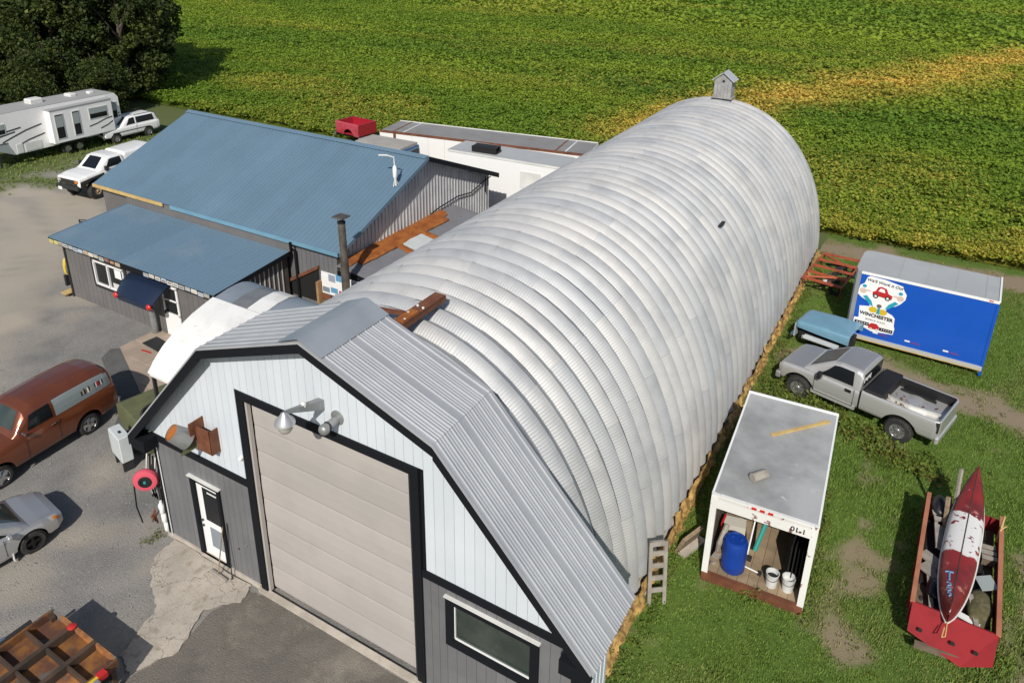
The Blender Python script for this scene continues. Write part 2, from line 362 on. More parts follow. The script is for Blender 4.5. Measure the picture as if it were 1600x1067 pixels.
def np_mesh(name, V, F, m, attrs=None):
    """V (n,3), F (k,4) quads"""
    me = bpy.data.meshes.new(name); n = len(V); k = len(F); w = F.shape[1]
    me.vertices.add(n); me.vertices.foreach_set('co', np.ascontiguousarray(V, np.float32).ravel())
    me.loops.add(k*w); me.loops.foreach_set('vertex_index', np.ascontiguousarray(F, np.int32).ravel())
    me.polygons.add(k); me.polygons.foreach_set('loop_start', np.arange(0, k*w, w, dtype=np.int32))
    me.update(calc_edges=True); me.materials.append(m)
    for an, av in (attrs or {}).items():
        a = me.attributes.new(an, 'FLOAT', 'POINT'); a.data.foreach_set('value', np.ascontiguousarray(av, np.float32))
    me.validate(); return me
def leaf_quads(P, size, tilt=.6, aspect=.7, up=None):
    """random diamond-ish quads centred at P (n,3); size (n,)"""
    n = len(P); th = rng.uniform(0, 2*np.pi, n); ph = rng.normal(0, tilt, n); ps = rng.normal(0, tilt, n)
    u = np.stack([np.cos(th)*np.cos(ph), np.sin(th)*np.cos(ph), np.sin(ph)], 1)
    s = np.stack([-np.sin(th), np.cos(th), np.zeros(n)], 1); nn = np.cross(u, s); v = s*np.cos(ps)[:, None]+nn*np.sin(ps)[:, None]
    a = size[:, None]*.5
    V = np.stack([P-u*a, P-v*a*aspect+u*a*.15, P+u*a, P+v*a*aspect+u*a*.15], 1).reshape(-1, 3)
    F = np.arange(4*n).reshape(-1, 4); return V, F

# ------------------------------------------------------------------ the ground
def ground_grid(name, x0, x1, y0, y1, step, z, m, attrf, inside=None):
    xs = np.arange(x0, x1+step*.5, step); ys = np.arange(y0, y1+step*.5, step); X, Y = np.meshgrid(xs, ys); nx, ny = len(xs), len(ys)
    idx = np.arange(nx*ny).reshape(ny, nx); F = np.stack([idx[:-1, :-1], idx[:-1, 1:], idx[1:, 1:], idx[1:, :-1]], -1).reshape(-1, 4)
    if inside is not None:
        cx = (X[:-1, :-1]+X[1:, 1:])/2; cy = (Y[:-1, :-1]+Y[1:, 1:])/2; F = F[inside(cx, cy).ravel()]
    x, y = X.ravel(), Y.ravel(); V = np.stack([x, y, np.full_like(x, z)], 1)
    o = link(name, np_mesh(name, V, F, m, attrf(x, y))); o['kind'] = 'structure'; return o
struct('ground', MB().quad((-1500, -1500, -.02), (1500, -1500, -.02), (1500, 1500, -.02), (-1500, 1500, -.02)), M['earth'])

def seg_d(x, y, pts):
    d = np.full(np.shape(x), 1e9)
    for (ax, ay), (bx, by) in zip(pts[:-1], pts[1:]):
        ux, uy = bx-ax, by-ay; t = np.clip(((x-ax)*ux+(y-ay)*uy)/(ux*ux+uy*uy), 0, 1); d = np.minimum(d, np.hypot(x-ax-t*ux, y-ay-t*uy))
    return d
def ripe_f(x, y):
    n = fbm(x, y, 7, 3); n2 = fbm(x*.35, y*1.4, 15, 8); n3 = noise2(x, y, 1.3, 5); n4 = noise2(x, y, 3.1, 15)
    s = 1-smooth(-1.0, 8.5, seg_d(x, y, [(-12, 46), (-8.5, 47), (-3.1, 61), (2.3, 70), (9, 82), (19, 104), (40, 140)])+(n-.5)*9)
    r = s*(.58+.5*n3)*smooth(-14, -8, x)
    r = np.maximum(r, (1-smooth(.5, 6, np.abs(y-32.5)+(n-.5)*7))*.5*smooth(4, 12, x)*(.3+n3))
    r = np.maximum(r, smooth(.50, .75, n2)*.13*(.5+.7*n3))
    r = np.maximum(r, (1-smooth(.5, 6, seg_d(x, y, [(-46, 42), (-36, 43), (-27, 39)])+(n-.5)*8))*.26*(.3+n3))
    r = np.maximum(r, (1-smooth(.5, 8, seg_d(x, y, [(-9, 44), (-2, 46), (7, 40), (12, 44)])+(n-.5)*9))*.22*(.3+n3))
    return np.clip(r, 0, 1)
def lush_f(x, y):
    return np.clip(.42+1.5*(fbm(x*.4, y*1.5, 13, 51)-.5)+.45*(1-smooth(0, 22, np.abs(y-112+.25*(x+20))))+.2*smooth(50, 80, y), 0, 1)
def grassy_f(x, y):
    n = fbm(x, y, 3.5, 21)
    g = smooth(.0, 2.0, 2.5-np.abs((y-15.6)-.55*(x+34))+(n-.5)*5)*smooth(-31, -34, x)
    g = np.maximum(g, smooth(-36.5, -38.5, x+(n-.5)*3)); g = np.maximum(g, smooth(23.5, 25, y+(n-.5)*3)*(x < -22))
    g = np.maximum(g, 1.0*((y > 28.6) & (x > -4)))
    return np.clip(g, 0, 1)
def pale_f(x, y):
    tr = np.zeros(np.shape(x))
    for o in (0, 1.9, 4.4, 6.2): tr = np.maximum(tr, 1-smooth(.3, 1.1, seg_d(x, y, [(-45, 6+o*.6), (-33, 9.5+o), (-26, 8+o*.7), (-20, 3.5+o*.3), (-15, -2+o*.4), (-12, -9)])+(fbm(x, y, 2, 4)-.5)*1.2))
    pt = smooth(.50, .72, fbm(x, y, 2.6, 14))*.55+smooth(.55, .8, fbm(x*.6+y*.5, y*.6-x*.5, 1.1, 19))*.35
    return np.clip(.75*tr*fbm(x, y, 4, 31)*1.5+.6*smooth(-16, -26, x)*fbm(x, y, 6, 12)+pt*(x > -20), 0, 1)
ground_grid('gravel_yard', -62, 8.5, -14, 32.5, .5, 0.0, M['gravel'], lambda x, y: {'pale': pale_f(x, y), 'grassy': grassy_f(x, y)*.9})
def bare_f(x, y):
    n = fbm(x, y, 2.0, 41); n2 = fbm(x, y, .8, 44)
    b = (1-smooth(.4, 1.9, np.abs(y-30.3)+(n-.5)*2.2))*.95
    b = np.maximum(b, (1-smooth(.4, 1.7, seg_d(x, y, [(9.6, 17.9), (11, 18.6), (13.3, 18.3), (15.8, 18.2), (19, 17)])+(n-.5)*2.2))*.95)
    b = np.maximum(b, (1-smooth(.0, .8, seg_d(x, y, [(12.3, 13.6), (12.5, 10), (12.1, 7.6), (12.5, 5.4)])+(n-.45)*3.4))*.85)
    b = np.maximum(b, (1-smooth(.0, .8, seg_d(x, y, [(16.3, 11.5), (16.5, 8), (16.7, 5)])+(n-.45)*3.0))*.85)
    b = np.maximum(b, smooth(.66, .8, n2)*.4)
    b = np.maximum(b, (1-smooth(.4, 1.4, np.hypot(x-9.4, y-13.2)+(n-.5)*1.6))*.8)
    b = np.maximum(b, (1-smooth(.2, 1.0, np.hypot((x-12.6)*.8, y-14.2)+(n-.5)*1.6))*.7)
    b = np.clip(b, 0, 1); b = b*smooth(.15, .55, noise2(x, y, .42, 90)*.6+noise2(x, y, .95, 91)*.4+(b-.5)*.7)
    return np.clip(b, 0, 1)
ground_grid('lawn', 8.1, 45, -14, 32.5, .2, .006, M['lawn'], lambda x, y: {'bare': bare_f(x, y)})
ground_grid('crop_field', -260, 260, 32.3, 420, 1.5, .05, M['field_soil'], lambda x, y: {'ripe': ripe_f(x, y)*.8})

def outline_sheet(name, pts, z, m, th=.0):
    mb = MB(); n = len(pts)
    if th: mb.prism([(x, y, z) for x, y in pts], (0, 0, th))
    else: mb.add([(x, y, z) for x, y in pts], [tuple(range(n))])
    return struct(name, mb, m)
def ragged(pts, amp, n=6, seed=1):
    rg = random.Random(seed); out = []
    for (ax, ay), (bx, by) in zip(pts, pts[1:]+pts[:1]):
        for i in range(n):
            t = i/n; out.append((ax+(bx-ax)*t+rg.uniform(-amp, amp), ay+(by-ay)*t+rg.uniform(-amp, amp)))
    return out
outline_sheet('asphalt_apron', ragged([(-.55, -.3), (.2, -.12), (9.0, -.12), (9.0, -13), (1.0, -13), (-.9, -4.2), (-.5, -2.2)], .07, 7, 2), .008, M['apron_asphalt'])
outline_sheet('concrete_pad', ragged([(-3.25, -.12), (-.35, -.10), (-.15, -.55), (-.75, -1.15), (-.35, -2.2), (-.75, -3.2), (-1.35, -3.0), (-1.75, -1.75), (-2.55, -1.35), (-3.2, -.8)], .045, 7, 5), .014, M['concrete'], .03)
outline_sheet('threshold', [(-.05, -.14), (5.05, -.14), (5.05, -.005), (-.05, -.005)], .002, M['concrete_edge'], .10)
outline_sheet('wall_footing', [(-3.55, -.06), (-.06, -.06), (-.06, -.006), (-3.55, -.006)], .0, M['concrete_edge'], .13)
outline_sheet('asphalt_patch', [(-13.6, 5.0), (-13.3, 4.4), (-9.9, 2.9), (-8.6, 1.6), (-7.2, 2.2), (-8.2, 4.1), (-10.6, 4.9), (-12.9, 5.6)], .008, M['asphalt_dark'])
walk = struct('walkway', MB().prism([(-13.4, 5.25, 0), (-8.6, 3.1, 0), (-3.8, 3.1, 0), (-3.8, 6.9, 0), (-13.4, 6.9, 0)], (0, 0, .03)), M['walk_slab'])
for i in range(11):
    for j in range(5):
        x, y = -13.3+i*.9, 3.2+j*.9
        if y+.85 > 6.85 or y < 5.2-(x+13.4)*.447: continue
        piece('slab', B((0, 0, .02), (.885, .885, .04)).mesh('slab', M['walk_slab']) if 'slab_me' not in globals() else slab_me, walk, (x+.45, y+.43, .015+random.uniform(0, .008)))

# ------------------------------------------------------------------ the arched steel building with its gambrel front
XA, ZA, B1, ZK, B2, ZE, OV, DB = 2.486, 8.01, 3.115, 6.878, 6.39, 3.365, .403, 1.61
def roof_z(x):
    d = abs(x-XA); return ZA-(ZA-ZK)*d/B1 if d < B1 else ZK-(ZK-ZE)*(d-B1)/(B2-B1)
hall = thing('steel_arch_building', 'long ribbed silver arch-roofed workshop with a white and grey gambrel front and tall garage door', 'workshop', (2.486, 0, 0), world=True)
# arch panels: rib profile across y, swept round the arch
AW, AH, PITCH = 5.62, 7.36, .6096
def arch_pt(t, off=0.0):
    n = 2/2.12; c, s = math.cos(t), math.sin(t)
    def p(a): ca, sa = math.cos(a), math.sin(a); return Vector((AW*math.copysign(abs(ca)**n, ca), 0, AH*abs(sa)**n))
    q = p(t); d = (p(t+1e-3)-p(t-1e-3)).normalized(); nn = Vector((d.z, 0, -d.x))
    if nn.dot(q) < 0: nn = -nn
    return q+nn*off
T0 = math.asin((.42/AH)**(2.12/2)); RIB = [(0, -.18), (.012, -.18), (.10, -.094), (.19, -.037), (.26, -.011), (.315, 0), (.592, -.178), (.6096, -.18)]
def arch_mesh(ta, tb, lift):
    nseg = max(4, int((tb-ta)/math.pi*44)); V = []; uv = []; s = 0; prev = None
    for i in range(nseg+1):
        t = ta+(tb-ta)*i/nseg
        c = arch_pt(t)
        if prev is not None: s += (c-prev).length
        prev = c
        for dy, dz in RIB: p = arch_pt(t, dz+lift); V.append((p.x, dy, p.z)); uv.append((s, dy))
    m = len(RIB); Fq = [(i*m+j, i*m+j+1, (i+1)*m+j+1, (i+1)*m+j) for i in range(nseg) for j in range(m-1)]
    me = bpy.data.meshes.new('arch_panel'); me.from_pydata(V, [], Fq); ul = me.uv_layers.new(name='sheet')
    for l in me.loops: ul.data[l.index].uv = uv[l.vertex_index]
    me.materials.append(M['galvanized_crimped']); 
    bm = bmesh.new(); bm.from_mesh(me); bmesh.ops.recalc_face_normals(bm, faces=bm.faces); 
    if sum((f.normal.dot(Vector((f.calc_center_median().x, 0, f.calc_center_median().z))) for f in bm.faces)) < 0: bmesh.ops.reverse_faces(bm, faces=bm.faces)
    for f in bm.faces: f.smooth = True
    for e in bm.edges:
        if len(e.link_faces) == 2 and e.calc_face_angle(0) > R(24): e.smooth = False
    bm.to_mesh(me); bm.free(); return me
gm = M['galvanized'].copy(); gm.name = 'galvanized_crimped'; MATS['galvanized_crimped'] = gm
_t = gm.node_tree; _uv = _t.nodes.new('ShaderNodeUVMap'); _uv.uv_map = 'sheet'
_w = _t.nodes.new('ShaderNodeTexWave'); _w.bands_direction = 'X'; _w.inputs['Scale'].default_value = 4.2; _w.inputs['Distortion'].default_value = 0
_t.links.new(_uv.outputs[0], _w.inputs[0])
_bp = next(n for n in _t.nodes if n.type == 'BUMP'); _b2 = _t.nodes.new('ShaderNodeBump'); _b2.inputs['Strength'].default_value = .32; _b2.inputs['Distance'].default_value = .012
_t.links.new(_w.outputs['Fac'], _b2.inputs['Height']); _t.links.new(_bp.outputs[0], _b2.inputs['Normal']); _t.links.new(_b2.outputs[0], _t.nodes['Principled BSDF'].inputs['Normal'])
def cuts(n, odd):
    a, b = T0, math.pi-T0; k = [a+(b-a)*i/n for i in range(n+1)]
    return k if not odd else [a]+[a+(b-a)*(i+.5)/n for i in range(n)]+[b]
AM = []
for odd in (0, 1):
    k = cuts(5, odd); AM.append([arch_mesh(k[i]-(.012 if i % 2 else 0), k[i+1]+(.012 if i % 2 else 0), .012 if i % 2 else 0) for i in range(len(k)-1)])
for r in range(46):
    for me in AM[r % 2]: piece('arch_panel', me, hall, (XA, 1.05+r*PITCH, 0))
YF = 1.05+46*PITCH
bk = MB(); pts = [arch_pt(T0+(math.pi-2*T0)*i/40, -.1) for i in range(41)]
bk.prism([(XA+p.x, YF-.25, p.z) for p in pts], (0, .1, 0)); bk.build('end_wall', M['galv_pipe'], hall)
_ap = arch_pt(.86, .03)
B((XA+_ap.x, 16.0, _ap.z), (.12, .5, .06)).build('arch_vent', M['dark_metal'], hall)
# spray-foam skirt along the base, both sides
for sx in (1, -1):
    V = []; n = 190; rows = 7
    fo = MB()
    def P(u, v, sx=sx):
        y = 1.1+u*(YF-1.25); ph = ((y-1.05) % PITCH)/PITCH
        bulge = .05*(1-abs(ph-.42)*1.6)+.20*(noise2(y, v*2.2, .19, 3)-.25)+.12*noise2(y, v, .5, 4)
        return (XA+sx*(AW-.10+bulge*(1-.25*v)+.09*(1-v)), y, .0+v*(.44+.16*noise2(y, 0, .3, 9)-(.10 if ph > .55 else 0)))
    fo.grid(P, n*2, rows)
    o = fo.build('foam_skirt', M['foam'], hall, 50)
# kerb sill
B((XA+AW-.06, (1.1+YF)/2, .0), (.3, YF-1.1, .06)).build('sill', M['concrete_edge'], hall)
# front wall
XL, XR = -3.38, 8.352; ZT = 3.366; DX0, DX1, DZ = 0.0, 4.973, 5.845
def top_poly(x0, x1, zb, drop=.10):
    xs = sorted({x0, x1, *[b for b in (XA-B1, XA, XA+B1) if x0 < b < x1]})
    return [(x0, zb), (x1, zb)]+[(x, max(zb+.01, roof_z(x)-drop)) for x in reversed(xs)]
bw = .2286
def boards(x0, x1, zb, zt, m, y=-.012):
    n = max(1, round((x1-x0)/bw)); w = (x1-x0)/n
    for i in range(n):
        a, b = x0+i*w+.004, x0+(i+1)*w-.004
        poly = top_poly(a, b, zb) if zt is None else [(a, zb), (b, zb), (b, zt), (a, zt)]
        if zt is None and max(p[1] for p in poly)-zb < .05: continue
        mb = MB().prism([(x, y+.012, z) for x, z in poly], (0, -.014, 0)); mb.build('siding_board', m, hall)
        if i: pass
# backing wall behind the boards, with the openings left clear
back = MB()
def bkbox(x0, x1, z0, z1): back.box(((x0+x1)/2, .07, (z0+z1)/2), (x1-x0, .12, z1-z0))
bkbox(XL-.1, -2.10, .0, ZT); bkbox(-2.10, -1.25, 2.45, ZT); bkbox(-1.25, .10, 0, ZT)
bkbox(DX1-.10, 5.70, 0, ZT); bkbox(5.70, 7.53, 0, 1.86); bkbox(5.70, 7.53, 2.82, ZT); bkbox(7.53, XR+.1, 0, ZT)
for a, b, zb in ((XA-B2+.12, .10, ZT), (.10, DX1-.10, DZ-.10), (DX1-.10, XA+B2-.12, ZT)):
    back.prism([(x, .13, z) for x, z in top_poly(a, b, zb, .12)], (0, -.12, 0))
back.build('wall_backing', M['black_trim'], hall)
boards(-3.32, -.10, ZT, None, M['white_steel']); boards(XA-B2+.15, -3.32, ZT, None, M['white_steel'])
boards(-.10, DX1+.10, DZ, None, M['white_steel']); boards(DX1+.10, XA+B2-.1, ZT, None, M['white_steel'])
boards(XL, -2.22, .10, 3.17, M['grey_steel']); boards(-2.22, -1.13, 2.58, 3.17, M['grey_steel']); boards(-1.13, -.09, .10, 3.17, M['grey_steel'])
boards(DX1+.0, 5.55, .10, 3.17, M['grey_steel']); boards(5.55, 7.67, .10, 1.69, M['grey_steel']); boards(5.55, 7.67, 2.97, 3.17, M['grey_steel']); boards(7.67, XR, .10, 3.17, M['grey_steel'])
def trim(x0, x1, z0, z1, y=-.04, d=.045, m='black_trim', nm='trim'): return B(((x0+x1)/2, y+d/2-.003, (z0+z1)/2), (x1-x0, d, z1-z0)).build(nm, M[m], hall)
trim(XL-.14, XL, .08, 3.17); trim(XR, XR+.14, .08, 3.17)
trim(XL-.14, -.012, 3.172, ZT+.0, -.05); trim(DX1+.012, XA+B2-.15, 3.172, ZT, -.05)
B((XL-.14+.02, 1.1, 1.65), (.03, 2.1, 3.1)).build('side_wall', M['white_steel'], hall)
B((XR+.12, .75, 1.62), (.03, 1.4, 3.15)).build('side_wall', M['white_steel'], hall)
for i in range(7): B((XR+.14, .12+i*.2, 1.62), (.02, .03, 3.1)).build('side_rib', M['white_steel'], hall)
B((XL+.012, -.055, 1.63), (.02, .02, 3.05)).build('corner_bead', M['white_paint'], hall)
# garage door surround and door
for x in (DX0, DX1-.20): trim(x, x+.20, .10, DZ-.205, -.06, .12)
trim(DX0-.0, DX1, DZ-.20, DZ, -.06, .12)
B((DX0+.235, .03, 2.85), (.06, .10, 5.5)).build('door_track', M['door_beige'], hall); B((DX1-.235, .03, 2.85), (.06, .10, 5.5)).build('door_track', M['dark_metal'], hall)
gd = B((XA, .16, 2.9), (DX1-.52, .05, 5.5)).build('garage_door', M['door_beige'], hall)
npan = 8; ph = 5.48/npan
pm = MB(); w = DX1-.54; prof = [(0, 0), (.012, .005), (.05, .010), (ph*.5, .018), (ph-.06, .010), (ph-.012, .005), (ph-.006, 0)]
for i in range(len(prof)-1):
    (z0, d0), (z1, d1) = prof[i], prof[i+1]; pm.quad((-w/2, -d0, z0), (w/2, -d0, z0), (w/2, -d1, z1), (-w/2, -d1, z1))
pm.quad((-w/2, .02, 0), (-w/2, 0, 0), (-w/2, 0, ph-.008), (-w/2, .02, ph-.008)); pm.quad((w/2, .02, 0), (w/2, 0, 0), (w/2, 0, ph-.008), (w/2, .02, ph-.008))
pme = pm.mesh('door_panel', M['door_beige'])
for i in range(npan): piece('door_panel', pme, gd, (XA, .128, .14+i*ph))
# entrance door
for x in (-2.22, -1.24): trim(x, x+.11, .12, 2.47, -.06, .12)
trim(-2.22, -1.13, 2.475, 2.58, -.06, .12); B((-1.675, -.055, 2.60), (1.16, .10, .02)).build('drip_cap', M['off_white'], hall)
ed = B((-1.675, .05, 1.27), (.86, .05, 2.3)).build('entrance_door', M['white_paint'], hall)
B((-1.60, .02, 1.80), (.56, .015, 1.02)).build('pane', M['glass'], ed); B((-1.58, .018, .78), (.42, .016, .62)).build('pet_flap', M['strip_blue'], ed)
B((-1.53, .008, 2.22), (.34, .01, .04)).build('blind', M['off_white'], ed)
for z in (1.05, 1.22): MB().lathe([(.028, 0), (.035, -.03), (.02, -.06)], (-2.03, .02, z), 'Y', 10).build('knob', M['dark_metal'], ed)
B((-1.675, -.02, .11), (.98, .2, .04)).build('door_sill', M['concrete_edge'], hall)
# window
wf = MB(); x0, x1, z0, z1 = 5.55, 7.67, 1.69, 2.97
for a in ((x0+.09, (z0+z1)/2, .18, z1-z0), (x1-.09, (z0+z1)/2, .18, z1-z0)): wf.box((a[0], -.02, a[1]), (a[2], .10, a[3]))
wf.box(((x0+x1)/2, -.02, z1-.07), (x1-x0-.36, .10, .14)); wf.box(((x0+x1)/2, -.02, z0+.09), (x1-x0-.36, .10, .18))
win = wf.build('window', M['black_trim'], hall)
B(((x0+x1)/2, .03, (z0+z1)/2+.02), (x1-x0-.36, .02, z1-z0-.32)).build('pane', M['glass_reflect'], win)
sl = MB()
for z in (z0+.19, z1-.15): sl.box(((x0+x1)/2, .005, z), (x1-x0-.36, .03, .02))
for x in (x0+.19, x1-.19): sl.box((x, .005, (z0+z1)/2+.02), (.02, .03, z1-z0-.33))
sl.build('frame', M['white_paint'], win)
B(((x0+x1)/2, -.05, z1+.012), (x1-x0+.06, .09, .018)).build('drip_cap', M['off_white'], hall)
# gambrel roof sheets
def slope_frame(side, upper):
    xa, za = (XA, ZA) if upper else (XA+side*B1, ZK); xb, zb = (XA+side*B1, ZK) if upper else (XA+side*B2, ZE)
    return Vector((xa, 0, za)), Vector((xb, 0, zb))
rdepth = OV+DB
for side in (1, -1):
    for upper in (1, 0):
        a, b = slope_frame(side, upper); L = (b-a).length; V = (a-b).normalized(); U = Vector((0, side, 0)); 
        widths = [.9144, .9144, rdepth-1.8288]; y = -OV if side > 0 else DB
        for w in widths:
            me = ribbed(w-.004, L+(.06 if not upper else -.01), start=.10 if w > .5 else .06, rw=.026, rh=.026, minor=True).mesh('roof_sheet', M['roof_steel'])
            o = Vector((b.x, y, b.z))-V*(.06 if not upper else 0)+V.cross(U)*(0)
            N = U.cross(V)
            piece('roof_sheet', me, hall, o+N*(.012 if upper else .0), frame(U, V)); y += side*w
cap = MB()
cx = .58; zc = ZA-(ZA-ZK)*cx/B1
sec = [(-cx, zc+.045), (-.06, ZA+.055), (0, ZA+.062), (.06, ZA+.055), (cx, zc+.045)]
cap.grid(lambda u, v: (XA+np.interp(u*4, range(5), [p[0] for p in sec]), -OV-.02+v*(rdepth+.03), np.interp(u*4, range(5), [p[1] for p in sec])-(.025*math.sin(math.pi*v)*(abs(u-.5) < .3))), 8, 8)
cap.build('ridge_cap', M['cap_steel'], hall, 30)
for side in (1, -1):
    for upper in (1, 0):
        a, b = slope_frame(side, upper); a = a+Vector((0, -OV-.022, 0)); b = b+Vector((0, -OV-.022, 0))
        d = Vector((0, 0, -.24 if upper else -.30)); mb = MB().prism([a+Vector((0, 0, -.005)), b+Vector((0, 0, -.005)), b+d, a+d], (0, .03, 0)); mb.build('fascia', M['black_trim'], hall)
        mb = MB().prism([a+Vector((0, -.005, .02)), b+Vector((0, -.005, .02)), b+Vector((0, -.005, -.03)), a+Vector((0, -.005, -.03))], (0, .045, 0)); mb.build('edge_flashing', M['roof_steel'], hall)
        a2, b2 = slope_frame(side, upper); mb = MB().prism([a2+Vector((0, -OV+.01, -.09)), b2+Vector((0, -OV+.01, -.09)), b2+Vector((0, -OV+.01, -.12)), a2+Vector((0, -OV+.01, -.12))], (0, OV+DB-.03, 0)); mb.build('soffit', M['dark_metal'], hall)
for side in (1, -1):   # eave return box
    MB().prism([(XA+side*B2, -OV-.02, ZE-.03), (XA+side*(B2-.10), -OV-.02, ZE-.34), (XA+side*(B2-.62), -OV-.02, ZE-.34), (XA+side*(B2-.62), -OV-.02, ZE-.0)], (0, OV-.04, 0)).build('eave_return', M['black_trim'], hall)
    B((XA+side*(B2-.02), (DB-OV)/2, ZE-.16), (.03, rdepth-.05, .12)).build('gutter', M['dark_metal'], hall)
# back closure between roof and arch
MB().prism([(x, DB-.06, z) for x, z in top_poly(XA-B2+.5, XA+B2-.5, 3.2, .13)], (0, .03, 0)).build('back_closure', M['dark_metal'], hall)
# small fittings
MB().lathe([(.05, 0), (.05, -.06), (.03, -.09)], (-.14, -.01, 3.95), 'Y', 12).build('sensor', M['white_paint'], hall)
MB().lathe([(.03, 0), (.03, -.05)], (-.42, -.01, 1.22), 'Y', 10).build('spigot', M['galv_pipe'], hall)
B((-.72, -.015, .95), (.04, .03, .04)).build('outlet', M['dark_metal'], hall)

# things fixed on or hanging from the facade
def light_fixture():
    t = thing('yard_light', 'grey dome yard light on a tapered arm above the garage door', 'lamp', (2.55, -.02, 6.42))
    MB().add([(-.06, 0, -.12), (.09, 0, -.12), (.09, 0, .12), (-.06, 0, .12), (.12, -1.02, .45), (.18, -1.02, .45), (.18, -1.02, .51), (.12, -1.02, .51)],
             [(0, 1, 5, 4), (1, 2, 6, 5), (2, 3, 7, 6), (3, 0, 4, 7), (4, 5, 6, 7), (3, 2, 1, 0)]).build('arm', M['galv_pipe'], t)
    MB().lathe([(.03, .10), (.06, .07), (.09, .02), (.19, -.10), (.20, -.15), (.18, -.16)], (.15, -1.10, .42), 'Z', 20).build('shade', M['lamp_alu'], t, 40)
    MB().lathe([(.14, .05), (.135, -.07), (.10, -.13), (.03, -.15)], (.15, -1.10, .22), 'Z', 18).build('lens', M['lamp_lens'], t, 60)
    MB().lathe([(.05, 0), (.05, .08), (.03, .11)], (.10, -.55, .30), 'Z', 12).build('photocell', M['off_white'], t)
light_fixture()
t = thing('vent_pipe', 'round metal flue outlet with a capped end on the white siding by the yard light', 'vent', (2.98, -.02, 6.22))
t.scale = (.66,)*3
MB().lathe([(.24, 0), (.24, -.04), (.12, -.06)], (0, 0, .05), 'Y', 20).build('flange', M['galv_pipe'], t, 40)
MB().lathe([(.13, 0), (.13, -.50)], (0, -.03, 0), 'Y', 18).build('pipe', M['galv_pipe'], t, 40)
MB().lathe([(.15, 0), (.16, -.02), (.15, -.05)], (0, -.42, 0), 'Y', 18).build('collar', M['dark_metal'], t, 40)
MB().lathe([(.17, 0), (.17, -.12), (.12, -.19), (.02, -.21)], (0, -.53, -.02), 'Y', 18).build('vent_cap', M['galv_pipe'], t, 50)
t = thing('exhaust_hood', 'rust brown exhaust hood with a grey bucket-like spout on the facade', 'exhaust hood', (-1.25, -.02, 4.1))
MB().box((.14, -.22, .10), (.50, .04, .62)).box((.38, -.12, .10), (.03, .24, .62)).box((.14, -.12, -.22), (.52, .24, .03)).build('hood_box', M['rust'], t)
B((-.10, -.20, .30), (.03, .40, .50)).build('flap', M['rust'], t)
MB().add([(-.13, -.24, -.20), (-.33, -.55, -.30), (-.26, -.62, -.28), (-.08, -.26, .36)], [(0, 1, 2, 3), (3, 2, 1, 0)]).build('brace_plate', M['army_green'], t)
sp = MB(); rot = Matrix.Rotation(R(38), 3, 'Y') @ Matrix.Rotation(R(35), 3, 'X')
def cone(r0, r1, h0, h1, n=20):
    vs = []
    for r, h in ((r0, h0), (r1, h1)):
        for k in range(n): a = 2*math.pi*k/n; vs.append(Vector((-.30, -.42, .12))+rot@Vector((r*math.cos(a), r*math.sin(a), h)))
    return vs, [(k, (k+1) % n, n+(k+1) % n, n+k) for k in range(n)]
rot = Vector((-.30, -.62, .70)).to_track_quat('Z', 'Y').to_matrix()
sp.add(*cone(.25, .20, -.10, .36)); sp.build('spout', M['galv_pipe'], t, 40)
v, f = cone(.195, .195, .33, .335); MB().add(v, f+[tuple(range(20)), tuple(range(39, 19, -1))]).build('spout_mouth', M['foam_orange'], t)

# rusty channel beam lying on the ribs, with its brace
t = thing('steel_beam', 'rusty steel channel lying along the arch ribs behind the ridge', 'beam', (3.15, 2.55, 7.47))
MB().box((0, 0, .12), (.30, 1.62, .02)).box((.14, 0, .05), (.02, 1.62, .14)).box((-.14, 0, .05), (.02, 1.62, .14)).build('channel', M['rust'], t)
B((0, -.45, .145), (.22, .55, .03)).build('plate', M['foam_orange'], t)
for x, y in ((-.08, .05), (.09, .02), (-.06, -.32), (.06, -.6)): MB().lathe([(.03, 0), (.03, .03), (.015, .04)], (x, y, .13), 'Z', 8).build('bolt', M['off_white'], t)
MB().prism([(-1.15, -.82, .26), (-.14, -.30, .10), (-.14, -.44, .10), (-1.15, -.90, .26)], (0, 0, .05)).build('brace', M['rust'], t)
# birdhouse
t = thing('birdhouse', 'weathered grey wooden birdhouse standing on the far end of the arch roof', 'birdhouse', (2.55, YF-.35, 7.30))
B((0, 0, .12), (1.02, .75, .06)).build('base', M['bird_wood'], t)
bh = MB(); bh.prism([(-.43, -.32, .15), (.43, -.32, .15), (.43, -.32, .98), (0, -.32, 1.32), (-.43, -.32, .98)], (0, .64, 0)); bh.build('house', M['bird_wood'], t)
for i in range(5): B((-.34+.17*i, -.33, .55), (.15, .03, .80)).build('board', M['bird_wood'], t)
for s in (1, -1): B((s*.27, 0, 1.18), (.72, .86, .04), 0).build('roof_board', M['bird_roof'], t).data.transform(Matrix.Translation((s*.27, 0, 1.18)) @ Matrix.Rotation(s*R(38), 4, 'Y') @ Matrix.Translation((-s*.27, 0, -1.18)))
MB().lathe([(.06, 0), (.06, -.02)], (.02, -.345, .95), 'Y', 12).build('hole', M['soot_shade_black'], t)  # black disc painting the shade inside the hole
for s in (1, -1): B((s*.3, 0, -.06), (.10, .5, .36)).build('leg', M['bird_wood'], t)

